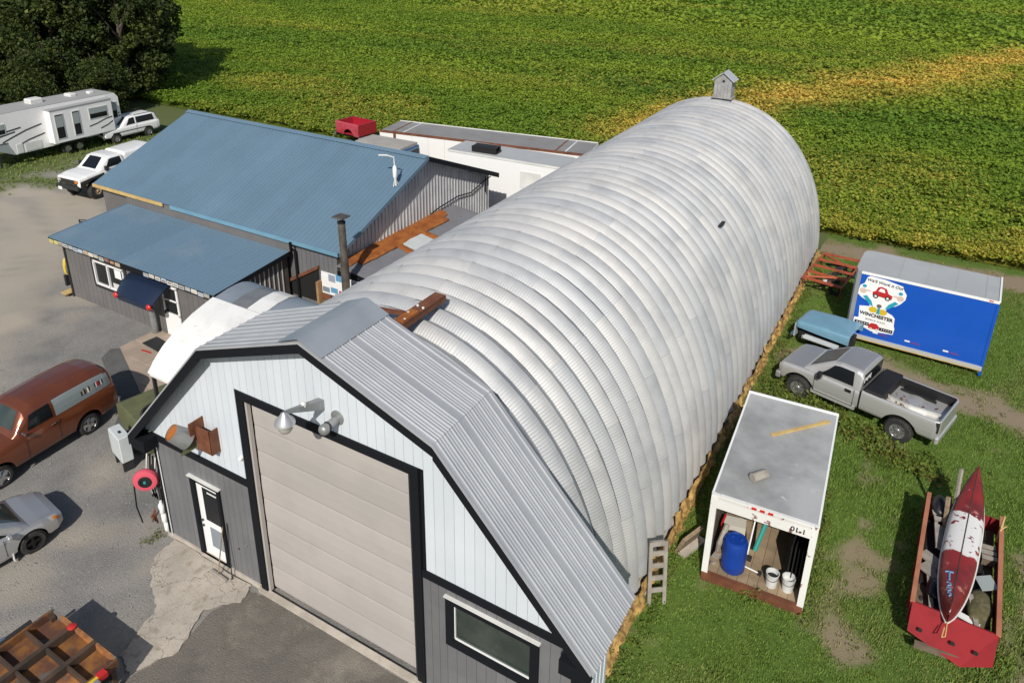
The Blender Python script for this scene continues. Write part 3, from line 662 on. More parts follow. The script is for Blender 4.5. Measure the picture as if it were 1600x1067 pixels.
# ------------------------------------------------------------------ curved breezeway roof between workshop and house
VP = [(2.32, 2.62), (2.55, 2.90), (2.95, 3.24), (3.5, 3.55), (4.1, 3.80), (4.9, 4.01), (5.6, 4.12), (6.1, 4.12), (6.5, 3.98), (6.8, 3.7), (7.0, 3.3)]
def vz(y): return float(np.interp(y, [p[0] for p in VP], [p[1] for p in VP]))
brz = thing('breezeway_roof', 'curved sheet-metal breezeway roof with a white membrane beside the gambrel front', 'canopy', (-4.6, 6, 0), world=True)
def vault_strip(name, x0, x1, y0, y1, lift, m, n=22, wav=0):
    mb = MB(); mb.grid(lambda u, v: (x0+(x1-x0)*u+wav*math.sin(v*9+x0), y0+(y1-y0)*v, vz(y0+(y1-y0)*v)+lift), 3, n); mb.grid(lambda u, v: (x0+(x1-x0)*u+wav*math.sin(v*9+x0), y0+(y1-y0)*v, vz(y0+(y1-y0)*v)+lift-.02), 3, n); return mb.build(name, m, brz, 60)
for i, (x0, x1, mm) in enumerate(((-7.0, -6.2, 'strip_blue'), (-6.2, -5.5, 'strip_dark'), (-5.5, -4.75, 'strip_blue'), (-4.75, -3.75, 'strip_blue'), (-3.75, -2.9, 'strip_dark'), (-2.9, -2.0, 'strip_dark'), (-2.0, -1.2, 'strip_dark'))):
    vault_strip('roof_strip', x0, x1-.01, 2.36, 7.0, .0+.006*(i % 2), M[mm])
vault_strip('membrane', -7.03, -2.75, 2.30, 4.95, .03, M['membrane'])
vault_strip('membrane', -5.48, -4.78, 4.98, 6.4, .03, M['membrane'])
for x in (-6.95, -4.9):
    B((x, 2.42, 1.3), (.09, .09, 2.6)).build('post', M['dark_metal'], brz); B((x, 6.95, 1.6), (.09, .09, 3.2)).build('post', M['dark_metal'], brz)
B((-4.9, 2.36, 2.58), (4.2, .06, .12)).build('edge_beam', M['off_white'], brz)

# ------------------------------------------------------------------ house with blue steel roofs
house = thing('blue_roofed_house', 'long grey house with a blue steel gable roof and a lower porch-like addition', 'house', (-14, 12, 0), world=True)
HX0, HX1, HY0, HY1, HR = -21.5, -6.28, 10.12, 21.66, 15.86; HEZ, HRZ = 3.80, 6.12
for side in (-1, 1):
    ye = HY0 if side < 0 else HY1; a = Vector((0, HR, HRZ)); b = Vector((0, ye, HEZ)); L = (a-b).length; V = (a-b).normalized(); U = Vector((1, 0, 0)) if side < 0 else Vector((-1, 0, 0))
    n = 17; w = (HX1-HX0)/n
    me = ribbed(w-.003, L, start=.05, rh=.034, rw=.045).mesh('roof_panel', M['blue_steel'])
    for i in range(n):
        x = HX0+i*w if side < 0 else HX1-i*w
        piece('roof_panel', me, house, (x, ye, HEZ), frame(U, V))
rc = MB().grid(lambda u, v: (HX0+(HX1-HX0)*v, HR+(-.22+.44*u), HRZ+.05-.16*abs(u-.5)*1.2+.02), 4, 1); rc.build('ridge_cap', M['blue_steel'], house)
MB().prism([(HX1+.01, HY0-.02, HEZ-.14), (HX1+.01, HR, HRZ-.14), (HX1+.01, HR, HRZ+.02), (HX1+.01, HY0-.02, HEZ+.02)], (.03, 0, 0)).build('rake_trim', M['blue_steel'], house)
MB().prism([(HX1+.01, HY1+.02, HEZ-.22), (HX1+.01, HR+.01, HRZ-.2), (HX1+.01, HR+.01, HRZ+.02), (HX1+.01, HY1+.02, HEZ+.02)], (.04, 0, 0)).build('rake_trim', M['black_trim'], house)
B(((-15.2+HX1)/2-.4, HY0-.04, HEZ-.06), (8.6+1.0, .05, .17)).build('eave_flashing', M['light_blue_paint'], house)
B(((HX0-16.4)/2, HY0-.04, HEZ-.06), (5.0, .05, .15)).build('eave_board', M['wood_yellow'], house)
# walls
wl = MB()
GX = -6.66
wl.box(((-21.2+GX)/2, 10.42, 1.85), (GX+21.2, .12, 3.62)); wl.box(((-21.2+GX)/2, 21.3, 1.85), (GX+21.2, .12, 3.6)); wl.box((-21.15, 15.86, 1.8), (.12, 10.8, 3.6))
wl.prism([(-21.2, 10.4, 3.6), (-21.2, 21.3, 3.6), (-21.2, HR, 5.95)], (.1, 0, 0))
wl.build('wall', M['house_grey'], house)
gw = MB().prism([(GX-.1, 10.4, 0), (GX-.1, 21.35, 0), (GX-.1, 21.35, 3.72), (GX-.1, HR, 5.98), (GX-.1, 10.4, 3.72)], (.08, 0, 0)); gw.build('wall', M['gable_grey'], house)
def hz_(y): return HEZ-.10+(HRZ-HEZ)*(1-abs(y-HR)/(HR-HY0))
y = 10.4; i = 0
while y < 21.3:
    y1 = min(y+.2286, 21.35); mb = MB(); mid = [HR] if y < HR < y1 else []
    ys = [y+.008, y1-.05]; pts = [(GX-.02, a, .0) for a in ys]+[(GX-.02, a, hz_(a)) for a in reversed(ys)]
    mb.prism(pts, (.012, 0, 0)); mb.box((GX+.005, y1-.02, hz_(y1-.02)/2-.02), (.05, .045, hz_(y1-.02)-.06)); mb.build('siding_panel', M['gable_grey'], house); y = y1
# addition
SX0, SX1, SY0, SY1, SZ0, SZ1 = -19.1, -8.95, 6.42, 10.14, 2.93, 3.25
L = math.hypot(SY1-SY0, SZ1-SZ0); V = Vector((0, SY1-SY0, SZ1-SZ0)).normalized(); n = 11; w = (SX1-SX0)/n
me = ribbed(w-.003, L, start=.05, rh=.034, rw=.045).mesh('porch_roof_panel', M['blue_worn'])
for i in range(n): piece('porch_roof_panel', me, house, (SX0+i*w, SY0, SZ0), frame((1, 0, 0), V))
B(((SX0+SX1)/2, 10.17, 3.48), (SX1-SX0, .03, .52)).build('fascia', M['house_grey'], house)
WY = 6.92
w2 = MB()
def wb(x0, x1, z0, z1, y=WY+.06, d=.12): w2.box(((x0+x1)/2, y, (z0+z1)/2), (x1-x0, d, z1-z0))
wb(-18.95, -17.0, 0, 2.9); wb(-17.0, -15.0, 0, 1.15); wb(-17.0, -15.0, 2.22, 2.9); wb(-15.0, -12.78, 0, 2.9); wb(-12.78, -11.7, 2.3, 2.9); wb(-11.7, -9.15, 0, 2.9)
w2.build('wall', M['house_grey'], house)
MB().prism([(-9.15, 6.9, 0), (-9.15, 10.13, 0), (-9.15, 10.13, 3.18), (-9.15, 6.9, 2.9)], (.03, 0, 0)).build('wall', M['brown_siding'], house)
MB().prism([(-18.95, 6.9, 0), (-18.95, 10.13, 0), (-18.95, 10.13, 3.18), (-18.95, 6.9, 2.9)], (-.03, 0, 0)).build('wall', M['house_grey'], house)
for i in range(13): B((-9.10, 7.05+i*.23, 1.43+.043*i*.23), (.03, .04, 2.72+.086*i*.23)).build('batten', M['gable_grey'], house)
x = -18.95; 
while x < -9.3:
    x1 = x+.3
    if not (-17.3 < x < -14.9 or -13.1 < x < -11.5): B((x+.15, WY-.006, 1.45), (.285, .014, 2.86)).build('wall_board', M['house_grey'], house)
    else:
        for z0, z1 in (((0.02, 1.05), (2.3, 2.88)) if x < -14 else ((2.36, 2.88),)): B((x+.15, WY-.006, (z0+z1)/2), (.285, .014, z1-z0)).build('wall_board', M['house_grey'], house)
    x = x1
B((-18.97, WY-.02, 1.45), (.1, .1, 2.9)).build('corner_trim', M['dark_metal'], house)
MB().prism([(SX1+.005, SY0, SZ0-.16), (SX1+.005, SY1, SZ1-.16), (SX1+.005, SY1, SZ1+.02), (SX1+.005, SY0, SZ0+.02)], (.04, 0, 0)).build('rake_trim', M['black_trim'], house)
MB().prism([(SX0-.005, SY0, SZ0-.12), (SX0-.005, SY1, SZ1-.12), (SX0-.005, SY1, SZ1+.02), (SX0-.005, SY0, SZ0+.02)], (-.04, 0, 0)).build('rake_trim', M['blue_steel'], house)
B(((SX0+SX1)/2, SY0-.0, SZ0-.12), (SX1-SX0, .04, .20)).build('fascia', M['black_trim'], house)
x = SX0+.05; pk = 0
while x < SX1-.35:
    if not (-14.5 < x < -12.9):
        mm = random.choice(['plate_mix', 'plate_mix', 'plate_mix', 'plate_blue', 'plate_tan', 'plate_brown', 'plate_mix']) if x > -18.6 else 'plate_yellow'
        lp = B((x+.15, SY0-.03, SZ0-.11+random.uniform(-.02, .02)), (.30, .012, .155)).build('licence_plate', M[mm], house)
        B((x+.15, SY0-.038, SZ0-.11), (.2, .005, .05)).build('plate_band', M[random.choice(['plate_blue', 'plate_brown', 'strip_dark', 'plate_tan'])], lp)
    x += .325+random.uniform(0, .04)
# window of the addition
wf = MB()
for xx in (-16.97, -16.06, -15.03): wf.box((xx, WY-.02, 1.685), (.06, .09, 1.06))
for zz in (1.16, 2.2): wf.box((-16.0, WY-.02, zz), (2.0, .09, .06))
wn_ = wf.build('window', M['white_paint'], house)
B((-16.5, WY+.02, 1.68), (.88, .01, 1.0)).build('pane', M['glass'], wn_); B((-15.54, WY+.02, 1.68), (.98, .01, 1.0)).build('pane', M['glass'], wn_)
B((-15.46, WY+.005, 1.90), (.42, .008, .38)).build('notice', M['white_paint'], wn_); B((-15.5, WY+.006, 1.32), (.8, .006, .22)).build('curtain', M['curtain'], wn_)
wt = MB()
for c, d in (((-16.0, WY-.02, 2.32), (2.3, .03, .16)), ((-16.0, WY-.02, 1.05), (2.3, .03, .16)), ((-17.1, WY-.02, 1.69), (.16, .03, 1.1)), ((-14.9, WY-.02, 1.69), (.16, .03, 1.1))): wt.box(c, d)
wt.build('window_trim', M['dark_metal'], house)
# porch door standing half glazed
dr = MB().box((-12.24, WY, .52), (.94, .05, 1.04)).box((-12.66, WY, 1.60), (.10, .05, 1.2)).box((-11.82, WY, 1.60), (.10, .05, 1.2)).box((-12.24, WY, 2.22), (.94, .05, .12)).box((-12.24, WY, 1.62), (.8, .05, .06)).build('door', M['white_paint'], house)
B((-12.24, WY+.01, 1.33), (.74, .02, .54)).build('pane', M['glass'], dr); B((-12.24, WY+.01, 1.90), (.74, .02, .52)).build('pane', M['glass'], dr)
B((-12.60, WY-.05, 1.05), (.04, .05, .14)).build('handle', M['dark_metal'], dr)
# car boot lid used as a hood over the door, tail lights still in it
aw = MB()
def awp(u, v):
    s = u*2-1; return (-13.25+1.2*s*(1-.12*v*v), WY-.02-.95*v, 2.48-.62*v**1.7-.16*abs(s)**3-.04*v)
aw.grid(awp, 14, 8); aw.grid(lambda u, v: tuple(Vector(awp(u, v))-Vector((0, 0, .05))), 14, 8)
aws = aw.build('door_awning', mat('navy_paint', (.012, .022, .05), .35, .2, coat=.5), house, 50)
for s in (-1, 1): MB().lathe([(.13, 0), (.12, -.04), (.07, -.08), (.01, -.09)], (-13.25+s*1.0, WY-.93, 1.72), 'Y', 14).build('tail_light', M['red_lens'], aws, 50)
MB().prism([(-14.3, WY-.9, 1.80), (-12.2, WY-.9, 1.80), (-12.3, WY-.9, 1.52), (-14.2, WY-.9, 1.52)], (0, .04, 0)).build('rear_panel', MATS['navy_paint'], aws)
# downspout, wall signs, dark doorway
MB().tube([(-8.72, 10.0, 3.75), (-8.72, 10.0, 3.5), (-8.72, 10.22, 3.3), (-8.72, 10.25, .2)], .06, 8).build('downspout', M['black_trim'], house)
B((-7.75, 10.31, 3.68), (2.0, .06, .07)).build('eave_gutter', M['black_trim'], house)
for i in range(9): B((-8.6+i*.23, 10.335, 1.85), (.215, .02, 3.55)).build('wall_board', M['grey_steel'], house)
MB().prism([(-9.15, 10.32, 1.3), (-7.62, 10.32, 1.3), (-7.62, 10.32, 2.85), (-9.15, 10.32, 1.95)], (0, -.02, 0)).build('doorway', M['soot_shade_black'], house)  # flat black sheet on the wall, painting the shade of an opening
MB().prism([(-9.2, 10.34, 1.98), (-7.58, 10.34, 2.93), (-7.58, 10.34, 2.80), (-9.2, 10.34, 1.84)], (0, -.12, 0)).build('lintel', M['rust'], house)
B((-7.55, 10.2, 1.3), (.12, .25, 2.0)).build('door_post', M['plywood'], house)
sb = B((-6.36, 10.28, 2.28), (2.2, .03, .92)).build('sign_board', M['white_paint'], house)
for i in range(6): B((-7.3+.38*i, 10.262, 2.45+.1*(i % 3)), (.34, .006, .30)).build('notice', M[('white_paint', 'plate_blue', 'paint_blue', 'white_paint', 'plate_mix', 'white_paint')[i]], sb)
for i in range(5): B((-7.25+.42*i, 10.262, 2.0+.05*(i % 2)), (.36, .006, .22)).build('notice', M[('strip_blue', 'paint_blue', 'red', 'white_paint', 'off_white')[i]], sb)
B((-6.6, 10.25, 1.72), (.36, .02, .40)).build('poster', M['red'], sb); B((-6.62, 10.247, 1.48), (.34, .02, .22)).build('poster', M['plate_yellow'], sb)
B((-7.28, 10.25, 1.66), (.5, .02, .25)).build('poster', M['rust'], sb)
# flat connector roof with foam strips
cr = MB().prism([(-6.62, 10.28, 3.12), (-3.2, 10.28, 2.75), (-3.2, 18.2, 2.75), (-6.62, 18.2, 3.12)], (0, 0, .05)); cr.build('flat_roof', M['flat_roof'], house)
for i in range(15): MB().prism([(-6.6, 10.4+i*.52, 3.173), (-3.2, 10.4+i*.52, 2.803), (-3.2, 10.43+i*.52, 2.803), (-6.6, 10.43+i*.52, 3.173)], (0, 0, .012)).build('roof_seam', M['flat_roof'], house)
B((-4.9, 10.27, 2.86), (3.4, .05, .18), 0).build('roof_fascia', M['black_trim'], house)
B((-4.9, 10.36, 1.35), (3.4, .1, 2.6)).build('wall', M['gable_grey'], house)
def foam_band(pts, w, z=.05, seed=1):
    mb = MB(); P = [Vector(p) for p in pts]; n = 40
    def at(u):
        k = min(int(u*(len(P)-1)), len(P)-2); f = u*(len(P)-1)-k; return P[k].lerp(P[k+1], f), (P[k+1]-P[k]).normalized()
    def S(u, v):
        p, d = at(u); s = Vector((d.y, -d.x, 0)); k = (v*2-1)*(1+.25*(noise2(u*20, v*2, 1, seed)-.5)); return p+s*(w*.5*k)+Vector((0, 0, z*(1-min(1, abs(v*2-1))**3)+.03*float(noise2(u*30, v*6, 1, seed+3))))
    mb.grid(S, n, 8); mb.build('foam_strip', M['foam_orange'], house, 60)
foam_band([(-6.45, 10.4, 3.15), (-6.4, 17.0, 3.15)], .55, .16, 1)
foam_band([(-6.1, 10.9, 3.13), (-6.0, 16.6, 3.12)], .5, .07, 8)
foam_band([(-6.2, 13.2, 3.13), (-4.2, 12.9, 2.93)], .32, .07, 2); foam_band([(-6.2, 14.9, 3.13), (-4.2, 14.6, 2.93)], .32, .07, 4); foam_band([(-4.55, 12.8, 2.96), (-4.5, 14.7, 2.96)], .3, .06, 6)
MB().prism([(-5.85, 13.35, 3.11), (-4.75, 13.2, 2.99), (-4.75, 14.45, 2.99), (-5.85, 14.6, 3.11)], (0, 0, .05)).build('skylight', M['cabinet_white'], house)
MB().tube([(-6.56, 16.3, 3.3), (-6.56, 17.0, 3.42), (-6.56, 18.5, 3.5), (-6.56, 19.6, 3.35), (-6.56, 20.8, 3.6), (-6.5, 21.3, 3.7)], .028, 6).build('cable', M['black_trim'], house)
MB().tube([(-6.55, 20.9, 3.0), (-6.55, 20.9, 3.8)], .03, 6).build('conduit', M['black_trim'], house)
t = thing('stove_pipe', 'tall rusty stove pipe with a square cap rising past the house eave', 'chimney', (-5.5, 9.5, 0))
MB().tube([(0, 0, 2.2), (.02, 0, 4.0)], .15, 14).build('pipe', M['flue'], t, 60); MB().tube([(.02, 0, 4.0), (.0, 0, 5.45)], .135, 14).build('pipe', M['flue'], t, 60)
B((0, 0, 5.66), (.46, .46, .05)).build('cap', M['flue'], t); MB().lathe([(.15, 5.42), (.15, 5.47)], (0, 0, 0), 'Z', 14).build('collar', M['soot_shade_black'], t)
for a in (0, 2.1, 4.2): MB().tube([(.11*math.cos(a), .11*math.sin(a), 5.4), (.14*math.cos(a), .14*math.sin(a), 5.65)], .012, 5).build('bracket', M['dark_metal'], t)
t = thing('roof_antenna', 'small white antenna on a bent mast at the roof edge of the blue-roofed house', 'antenna', (-6.5, 13.9, 5.36))
MB().tube([(0, 0, 0), (-.02, 0, .35)], .045, 8).build('foot', M['off_white'], t); MB().lathe([(.05, .3), (.09, .4), (.09, .75), (.05, .85)], (-.03, 0, 0), 'Z', 12).build('radome', M['white_paint'], t, 50)
MB().tube([(-.03, 0, .8), (-.05, 0, 1.2), (-.45, .02, 1.22)], .03, 8).build('mast', M['off_white'], t); MB().tube([(-.75, -.1, 1.2), (-.40, .02, 1.22)], .035, 6).build('boom', M['off_white'], t)
MB().tube([(0, .16, 0), (-.03, 0, .38)], .02, 6).build('stay', M['off_white'], t); MB().tube([(0, -.16, 0), (-.03, 0, .38)], .02, 6).build('stay', M['off_white'], t)
# around the house
t = thing('gas_cylinder', 'grey steel gas cylinder standing beside the white porch door', 'gas cylinder', (-13.15, 6.65, 0))
MB().lathe([(.12, 0), (.13, .03), (.13, 1.05), (.10, 1.16), (.04, 1.2)], (0, 0, 0), 'Z', 16).build('tank', M['galv_pipe'], t, 50); MB().lathe([(.04, 1.2), (.06, 1.24), (.06, 1.34), (.02, 1.36)], (0, 0, 0), 'Z', 10).build('valve', M['dark_metal'], t, 50)
o = B((-12.3, 6.1, .06), (1.1, .6, .03), -.1).build('door_mat', M['dark_metal']); tag(o, 'dark door mat on the walkway in front of the porch door', 'mat')
o = B((-12.2, 5.55, .055), (.5, .08, .02), .1).build('red_stake', M['red']); tag(o, 'short red painted stake lying on the walkway', 'stake')
t = thing('hose_coil', 'yellow and black hose bundle hanging on the left end of the house addition', 'hose', (-19.15, 7.0, 0))
for k in range(4):
    MB().tube([(.0-.03*k, .15*math.cos(a), 1.3+.42*math.sin(a)) for a in np.linspace(0, 6.2, 18)], .04, 6).build('hose_loop', M['yellow' if k % 2 == 0 else 'plate_yellow'], t, 60)
B((-.02, -.1, .75), (.12, .3, .5)).build('bracket', M['dark_metal'], t)
t = thing('wooden_plank_seat', 'tan wooden board leaning at the foot of the addition wall', 'board', (-19.15, 6.9, 0)); B((-.1, 0, .16), (.4, .6, .05)).build('board', M['wood_yellow'], t); B((-.1, 0, .07), (.1, .5, .13)).build('block', M['wood_dark'], t)
for k, (x, y, lb) in enumerate(((-24.6, 11.3, 'black tube-frame chair nearer the porch roof, behind the house addition'), (-24.4, 12.9, 'black tube-frame chair farther behind the house addition'))):
    t = thing('tube_chair', lb, 'chair', (x, y, 0), .4, 'black tube chairs behind the addition')
    MB().tube([(-.3, -.25, 0), (-.3, -.25, 1.0), (.3, -.25, 1.0), (.3, -.25, 0)], .035, 6).build('frame', M['black_trim'], t); MB().tube([(-.3, .3, 0), (-.3, .3, .5), (-.3, -.25, .5)], .03, 6).build('leg', M['black_trim'], t); MB().tube([(.3, .3, 0), (.3, .3, .5), (.3, -.25, .5)], .03, 6).build('leg', M['black_trim'], t)
    B((0, 0, .5), (.6, .5, .05)).build('seat', M['black_plastic'], t); B((0, -.25, .8), (.56, .04, .25)).build('backrest', M['black_plastic'], t)

# ------------------------------------------------------------------ vehicles
class Loft:
    """body lofted along local x (+x = front); stations (x, half width, z low, z top); section: list of (u, v) from the sill to the roof centre"""
    def __init__(s, st, sec, arches=(), sub=6):
        st = sorted(st); s.X = [a[0] for a in st]; s.W = [a[1] for a in st]; s.L = [a[2] for a in st]; s.T = [a[3] for a in st]; s.arches = arches
        d = [0]
        for a, b in zip(sec[:-1], sec[1:]): d.append(d[-1]+math.hypot(b[0]-a[0], b[1]-a[1]))
        s.S = [x/d[-1] for x in d]; s.U = [a[0] for a in sec]; s.Vv = [a[1] for a in sec]
    def P(s, x, t, off=0.0):
        """t in 0..2: 0 = right sill, 1 = roof centre, 2 = left sill"""
        side = -1 if t <= 1 else 1; tt = t if t <= 1 else 2-t
        w = float(np.interp(x, s.X, s.W)); zl = float(np.interp(x, s.X, s.L)); zt = float(np.interp(x, s.X, s.T))
        u = float(np.interp(tt, s.S, s.U)); v = float(np.interp(tt, s.S, s.Vv))
        z = zl+(zt-zl)*v
        for xc, zc, r in s.arches:
            if abs(x-xc) < r:
                za = zc+math.sqrt(r*r-(x-xc)**2)
                if za > zl: z = max(z, min(za, zt) if v < .75 else z)
        p = Vector((x, side*w*u, z))
        if off:
            e = .02; a = s.P(x+e, t)-s.P(x-e, t); b = s.P(x, min(t+e, 2))-s.P(x, max(t-e, 0)); n = a.cross(b)
            if n.length > 1e-9:
                n.normalize(); c = Vector((x, 0, zl+(zt-zl)*.4))
                if n.dot(p-c) < 0: n = -n
                p = p+n*off
        return p
    def mesh(s, nx=60, nt=20, x0=None, x1=None, t0=0.0, t1=2.0, cap=True):
        xs = list(np.linspace(x0 if x0 is not None else s.X[0], x1 if x1 is not None else s.X[-1], nx))
        for xc, zc, r in s.arches: xs += [xc-r+1e-4, xc+r-1e-4]+[xc+r*math.cos(a) for a in np.linspace(.1, 3.04, 13)]
        xs += [x for x in s.X]; a, b = (x0 if x0 is not None else s.X[0]), (x1 if x1 is not None else s.X[-1]); xs = sorted({round(x, 5) for x in xs if a-1e-6 <= x <= b+1e-6})
        ts = sorted(set([round(t, 5) for t in list(np.linspace(t0, t1, nt*2+1))+[q for q in s.S]+[2-q for q in s.S] if t0-1e-6 <= t <= t1+1e-6]))
        mb = MB(); n = len(ts); vs = [s.P(x, t) for x in xs for t in ts]
        fs = [(i*n+k, i*n+k+1, (i+1)*n+k+1, (i+1)*n+k) for i in range(len(xs)-1) for k in range(n-1)]
        if cap: fs += [tuple(range(n)), tuple((len(xs)-1)*n+k for k in range(n))]
        return mb.add(vs, fs)
    def patch(s, pts, off=.006, n=6):
        """patch from four (x, t) corners (in order)"""
        (a, b, c, d) = pts; mb = MB()
        def S(u, v):
            x = (a[0]*(1-u)+b[0]*u)*(1-v)+(d[0]*(1-u)+c[0]*u)*v; t = (a[1]*(1-u)+b[1]*u)*(1-v)+(d[1]*(1-u)+c[1]*u)*v; return s.P(x, t, off)
        mb.grid(S, n, n); return mb
def wheel(parent, x, y, z, D, w, side, rim='rim', spokes=6, rim_frac=.60, name='wheel'):
    r = D/2; s = side; rr = r*rim_frac
    mb = MB().lathe([(rr*.98, -w/2), (r*.90, -w/2), (r*.98, -w*.38), (r, -w*.2), (r, w*.2), (r*.98, w*.38), (r*.90, w/2), (rr*.98, w/2)], (x, y, z), 'Y', 28, cap=False)
    for k in range(28):
        a = 2*math.pi*k/28; mb.box((x+r*math.cos(a), y, z+r*math.sin(a)), (.028, w*.75, .03), rot=Matrix.Rotation(-a, 3, 'Y'))
    o = mb.build(name, M['tyre'], parent, 40)
    h = s*w/2
    rm = MB().lathe([(rr, 0), (rr, h*.96), (rr*.92, h*.98), (rr*.86, h*.55), (rr*.84, h*.2), (.02, h*.2)], (x, y, z), 'Y', 24, cap=False)
    for k in range(spokes):
        a = 2*math.pi*k/spokes; rot = Matrix.Rotation(-a, 3, 'Y'); rm.box(Vector((x, y+h*.62, z))+rot@Vector((rr*.52, 0, 0)), (rr*.8, abs(h)*.35, rr*.34), rot=rot)
    rm.lathe([(rr*.34, h*.5), (rr*.32, h*.95), (rr*.2, h*1.05), (.01, h*1.06)], (x, y, z), 'Y', 14, cap=False)
    rm.build('rim', M[rim], o, 40); return o
SEC_BODY = [(.93, 0), (.985, .12), (1.0, .35), (1.0, .62), (.985, .80), (.955, .91), (.90, .97), (.70, .995), (.35, 1.01), (0, 1.015)]
SEC_TOP = [(1.0, 0), (.97, .25), (.935, .52), (.90, .76), (.875, .86), (.83, .94), (.74, .985), (.5, 1.01), (0, 1.03)]

def silver_pickup():
    t = thing('pickup_truck', 'silver single-cab pickup truck parked nose to the arched building among weeds', 'pickup truck', (9.93, 16.45, 0), R(165))
    # origin: ground under the middle of the front axle
    ws = 1.0
    AR = [(0, .44, .56), (-3.36, .44, .56)]
    body = Loft([(.80, .80, .72, .98), (.76, .90, .58, 1.10), (.66, .95, .55, 1.16), (.35, .985, .60, 1.21), (-.45, .995, .60, 1.27), (-.7, .995, .60, 1.29), (-2.02, .995, .60, 1.29)], SEC_BODY, AR)
    b = body.mesh(50, 14).build('body', M['silver_paint'], t, 35)
    hood = body.patch([(.72, .53), (-.12, .53), (-.12, 1.47), (.72, 1.47)], .008, 16); hood.build('hood', M['silver_dark_reflect'], t, 40)  # overlay in darker silver, reflection tone put into the colour
    cab = Loft([(-.06, .90, 1.22, 1.24), (-.18, .94, 1.24, 1.31), (-1.02, .955, 1.24, 1.84), (-1.25, .955, 1.24, 1.90), (-1.8, .965, 1.24, 1.90), (-1.95, .955, 1.24, 1.86), (-2.02, .95, 1.24, 1.75)], SEC_TOP)
    cab.mesh(40, 12).build('cab', M['silver_paint'], t, 35)
    cab.patch([(-1.05, .60), (-1.97, .60), (-1.97, 1.4), (-1.05, 1.4)], .006, 12).build('roof_reflect_tone', M['silver_dark_reflect'], t, 40)  # sheet over the cab roof, its darker reflections painted on
    for k, s in ((0, 1), (1, -1)):
        f = (lambda q: q) if s > 0 else (lambda q: 2-q)
        wd = cab.patch([(-.58, f(.07)), (-1.78, f(.07)), (-1.72, f(.47)), (-1.06, f(.47))], .006, 8).build('side_window', M['glass'], t)
    cab.patch([(-.20, .60), (-.20, 1.40), (-.99, 1.34), (-.99, .66)], .007, 10).build('windshield', M['glass'], t)
    rw = B((-2.03, 0, 1.56), (.012, 1.5, .42)).build('rear_window', M['glass'], t)
    for i in range(5): B((-2.04, .55-.12*i+.2, 1.58+.02*(i % 2)), (.006, .06, .12 if i % 2 else .18)).build('sticker', M['white_paint'], rw)
    for s in (-1, 1):
        MB().box((0-.75+.04, s*1.10, 1.33), (.14, .22, .22)).build('mirror', M['black_plastic'], t, 0, .03)
        dr = MB(); 
        for x in (-.52, -1.86): dr.box((x, s*.997, .93), (.014, .012, .62))
        dr.box((-1.19, s*.995, .63), (1.34, .012, .014)); d = dr.build('door', M['dark_metal'], t)
        B((-1.66, s*1.003, 1.12), (.20, .025, .10)).build('handle', M['black_plastic'], d)
        B((-2.05, s*.985, .95), (.03, .02, .68)).build('gap', M['black_trim'], t)
        B((-1.2, s*.93, .56), (1.5, .10, .14)).build('rocker', M['silver_paint'], t)
    # front
    B((.785, 0, .88), (.05, 1.30, .26)).build('grille', M['dark_metal'], t); MB().cbox((.80, 0, .60), (.18, 1.86, .22), .04).build('bumper', M['silver_dark_reflect'], t)
    for s in (-1, 1): B((.74, s*.74, .93), (.12, .24, .2)).build('headlight', M['lamp_lens'], t)
    # bed
    bx0, bx1 = -2.08, -4.45
    bed = Loft([(bx1, .955, .66, 1.30), (bx1+.12, .985, .60, 1.30), (-3.0, .995, .60, 1.30), (bx0, .99, .60, 1.30)], [(.94, 0), (.985, .12), (1.0, .35), (1.0, .62), (.99, .82), (.975, .93), (.955, .985), (.91, 1.0), (.90, .99), (.90, .5)], AR)
    bm_ = bed.mesh(50, 12, t0=0, t1=1, cap=False); 
    m2 = bed.mesh(50, 12, t0=1, t1=2, cap=False); bm_.add(m2.v, m2.f); bm_.build('bed_side', M['silver_paint'], t, 35)
    li = MB().box(((bx0+bx1)/2, 0, .78), (2.32, 1.78, .04))
    for s in (-1, 1):
        li.box(((bx0+bx1)/2, s*.885, 1.03), (2.34, .03, .5)); li.box((-3.36, s*.78, .92), (.95, .24, .28))
    li.box((bx0-.02, 0, 1.03), (.04, 1.78, .5)); li.build('bed_liner', M['black_plastic'], t)
    MB().cbox((bx1-.0, 0, .98), (.07, 1.70, .62), .02).build('tailgate', M['silver_paint'], t)
    MB().cbox((bx1+.0, 0, .62), (.14, 1.88, .22), .05).build('bumper', M['silver_paint'], t)
    for s in (-1, 1): B((bx1+.035, s*.925, 1.08), (.10, .08, .36)).build('tail_light', M['red_lens'] if s < 0 else M['dark_metal'], t)
    tb = MB().cbox((bx0-.34, 0, 1.30), (.58, 1.84, .16), .03); tb.build('toolbox', M['black_plastic'], t); B((bx0-.34, 0, 1.05), (.52, 1.7, .4)).build('toolbox', M['black_plastic'], t)
    for x in (0, -3.36):
        for s in (-1, 1): wheel(t, x, s*.86, .42, .84, .28, s)
    for x in (0, -3.36): B((x, 0, .45), (.12, 1.6, .12)).build('axle', M['dark_metal'], t)
    B((-1.8, 0, .55), (5.2, .9, .16)).build('chassis', M['dark_metal'], t)
    for x in (0, -3.36):
        for s in (-1, 1): B((x, s*.62, .80), (1.1, .04, .5)).build('wheel_well', M['soot_shade_black'], t)
    # cargo: things of their own
    q = thing('bumper_cover', 'pale car bumper skin lying in the bed of the silver pickup', 'car part', (12.98, 15.22, .82), R(162.5), scale=.82)
    mb = MB()
    def S(u, v): a = -1.2+2.4*u; return (1.02*a, -.42+.28*math.cos(a*1.1)*1.2-.1+.10*v, .05+.34*v+.05*math.sin(3*v))
    mb.grid(S, 16, 5); mb.grid(lambda u, v: tuple(Vector(S(u, v))+Vector((0, .03, 0))), 16, 5); mb.build('bumper_skin', M['off_white'], q, 50)
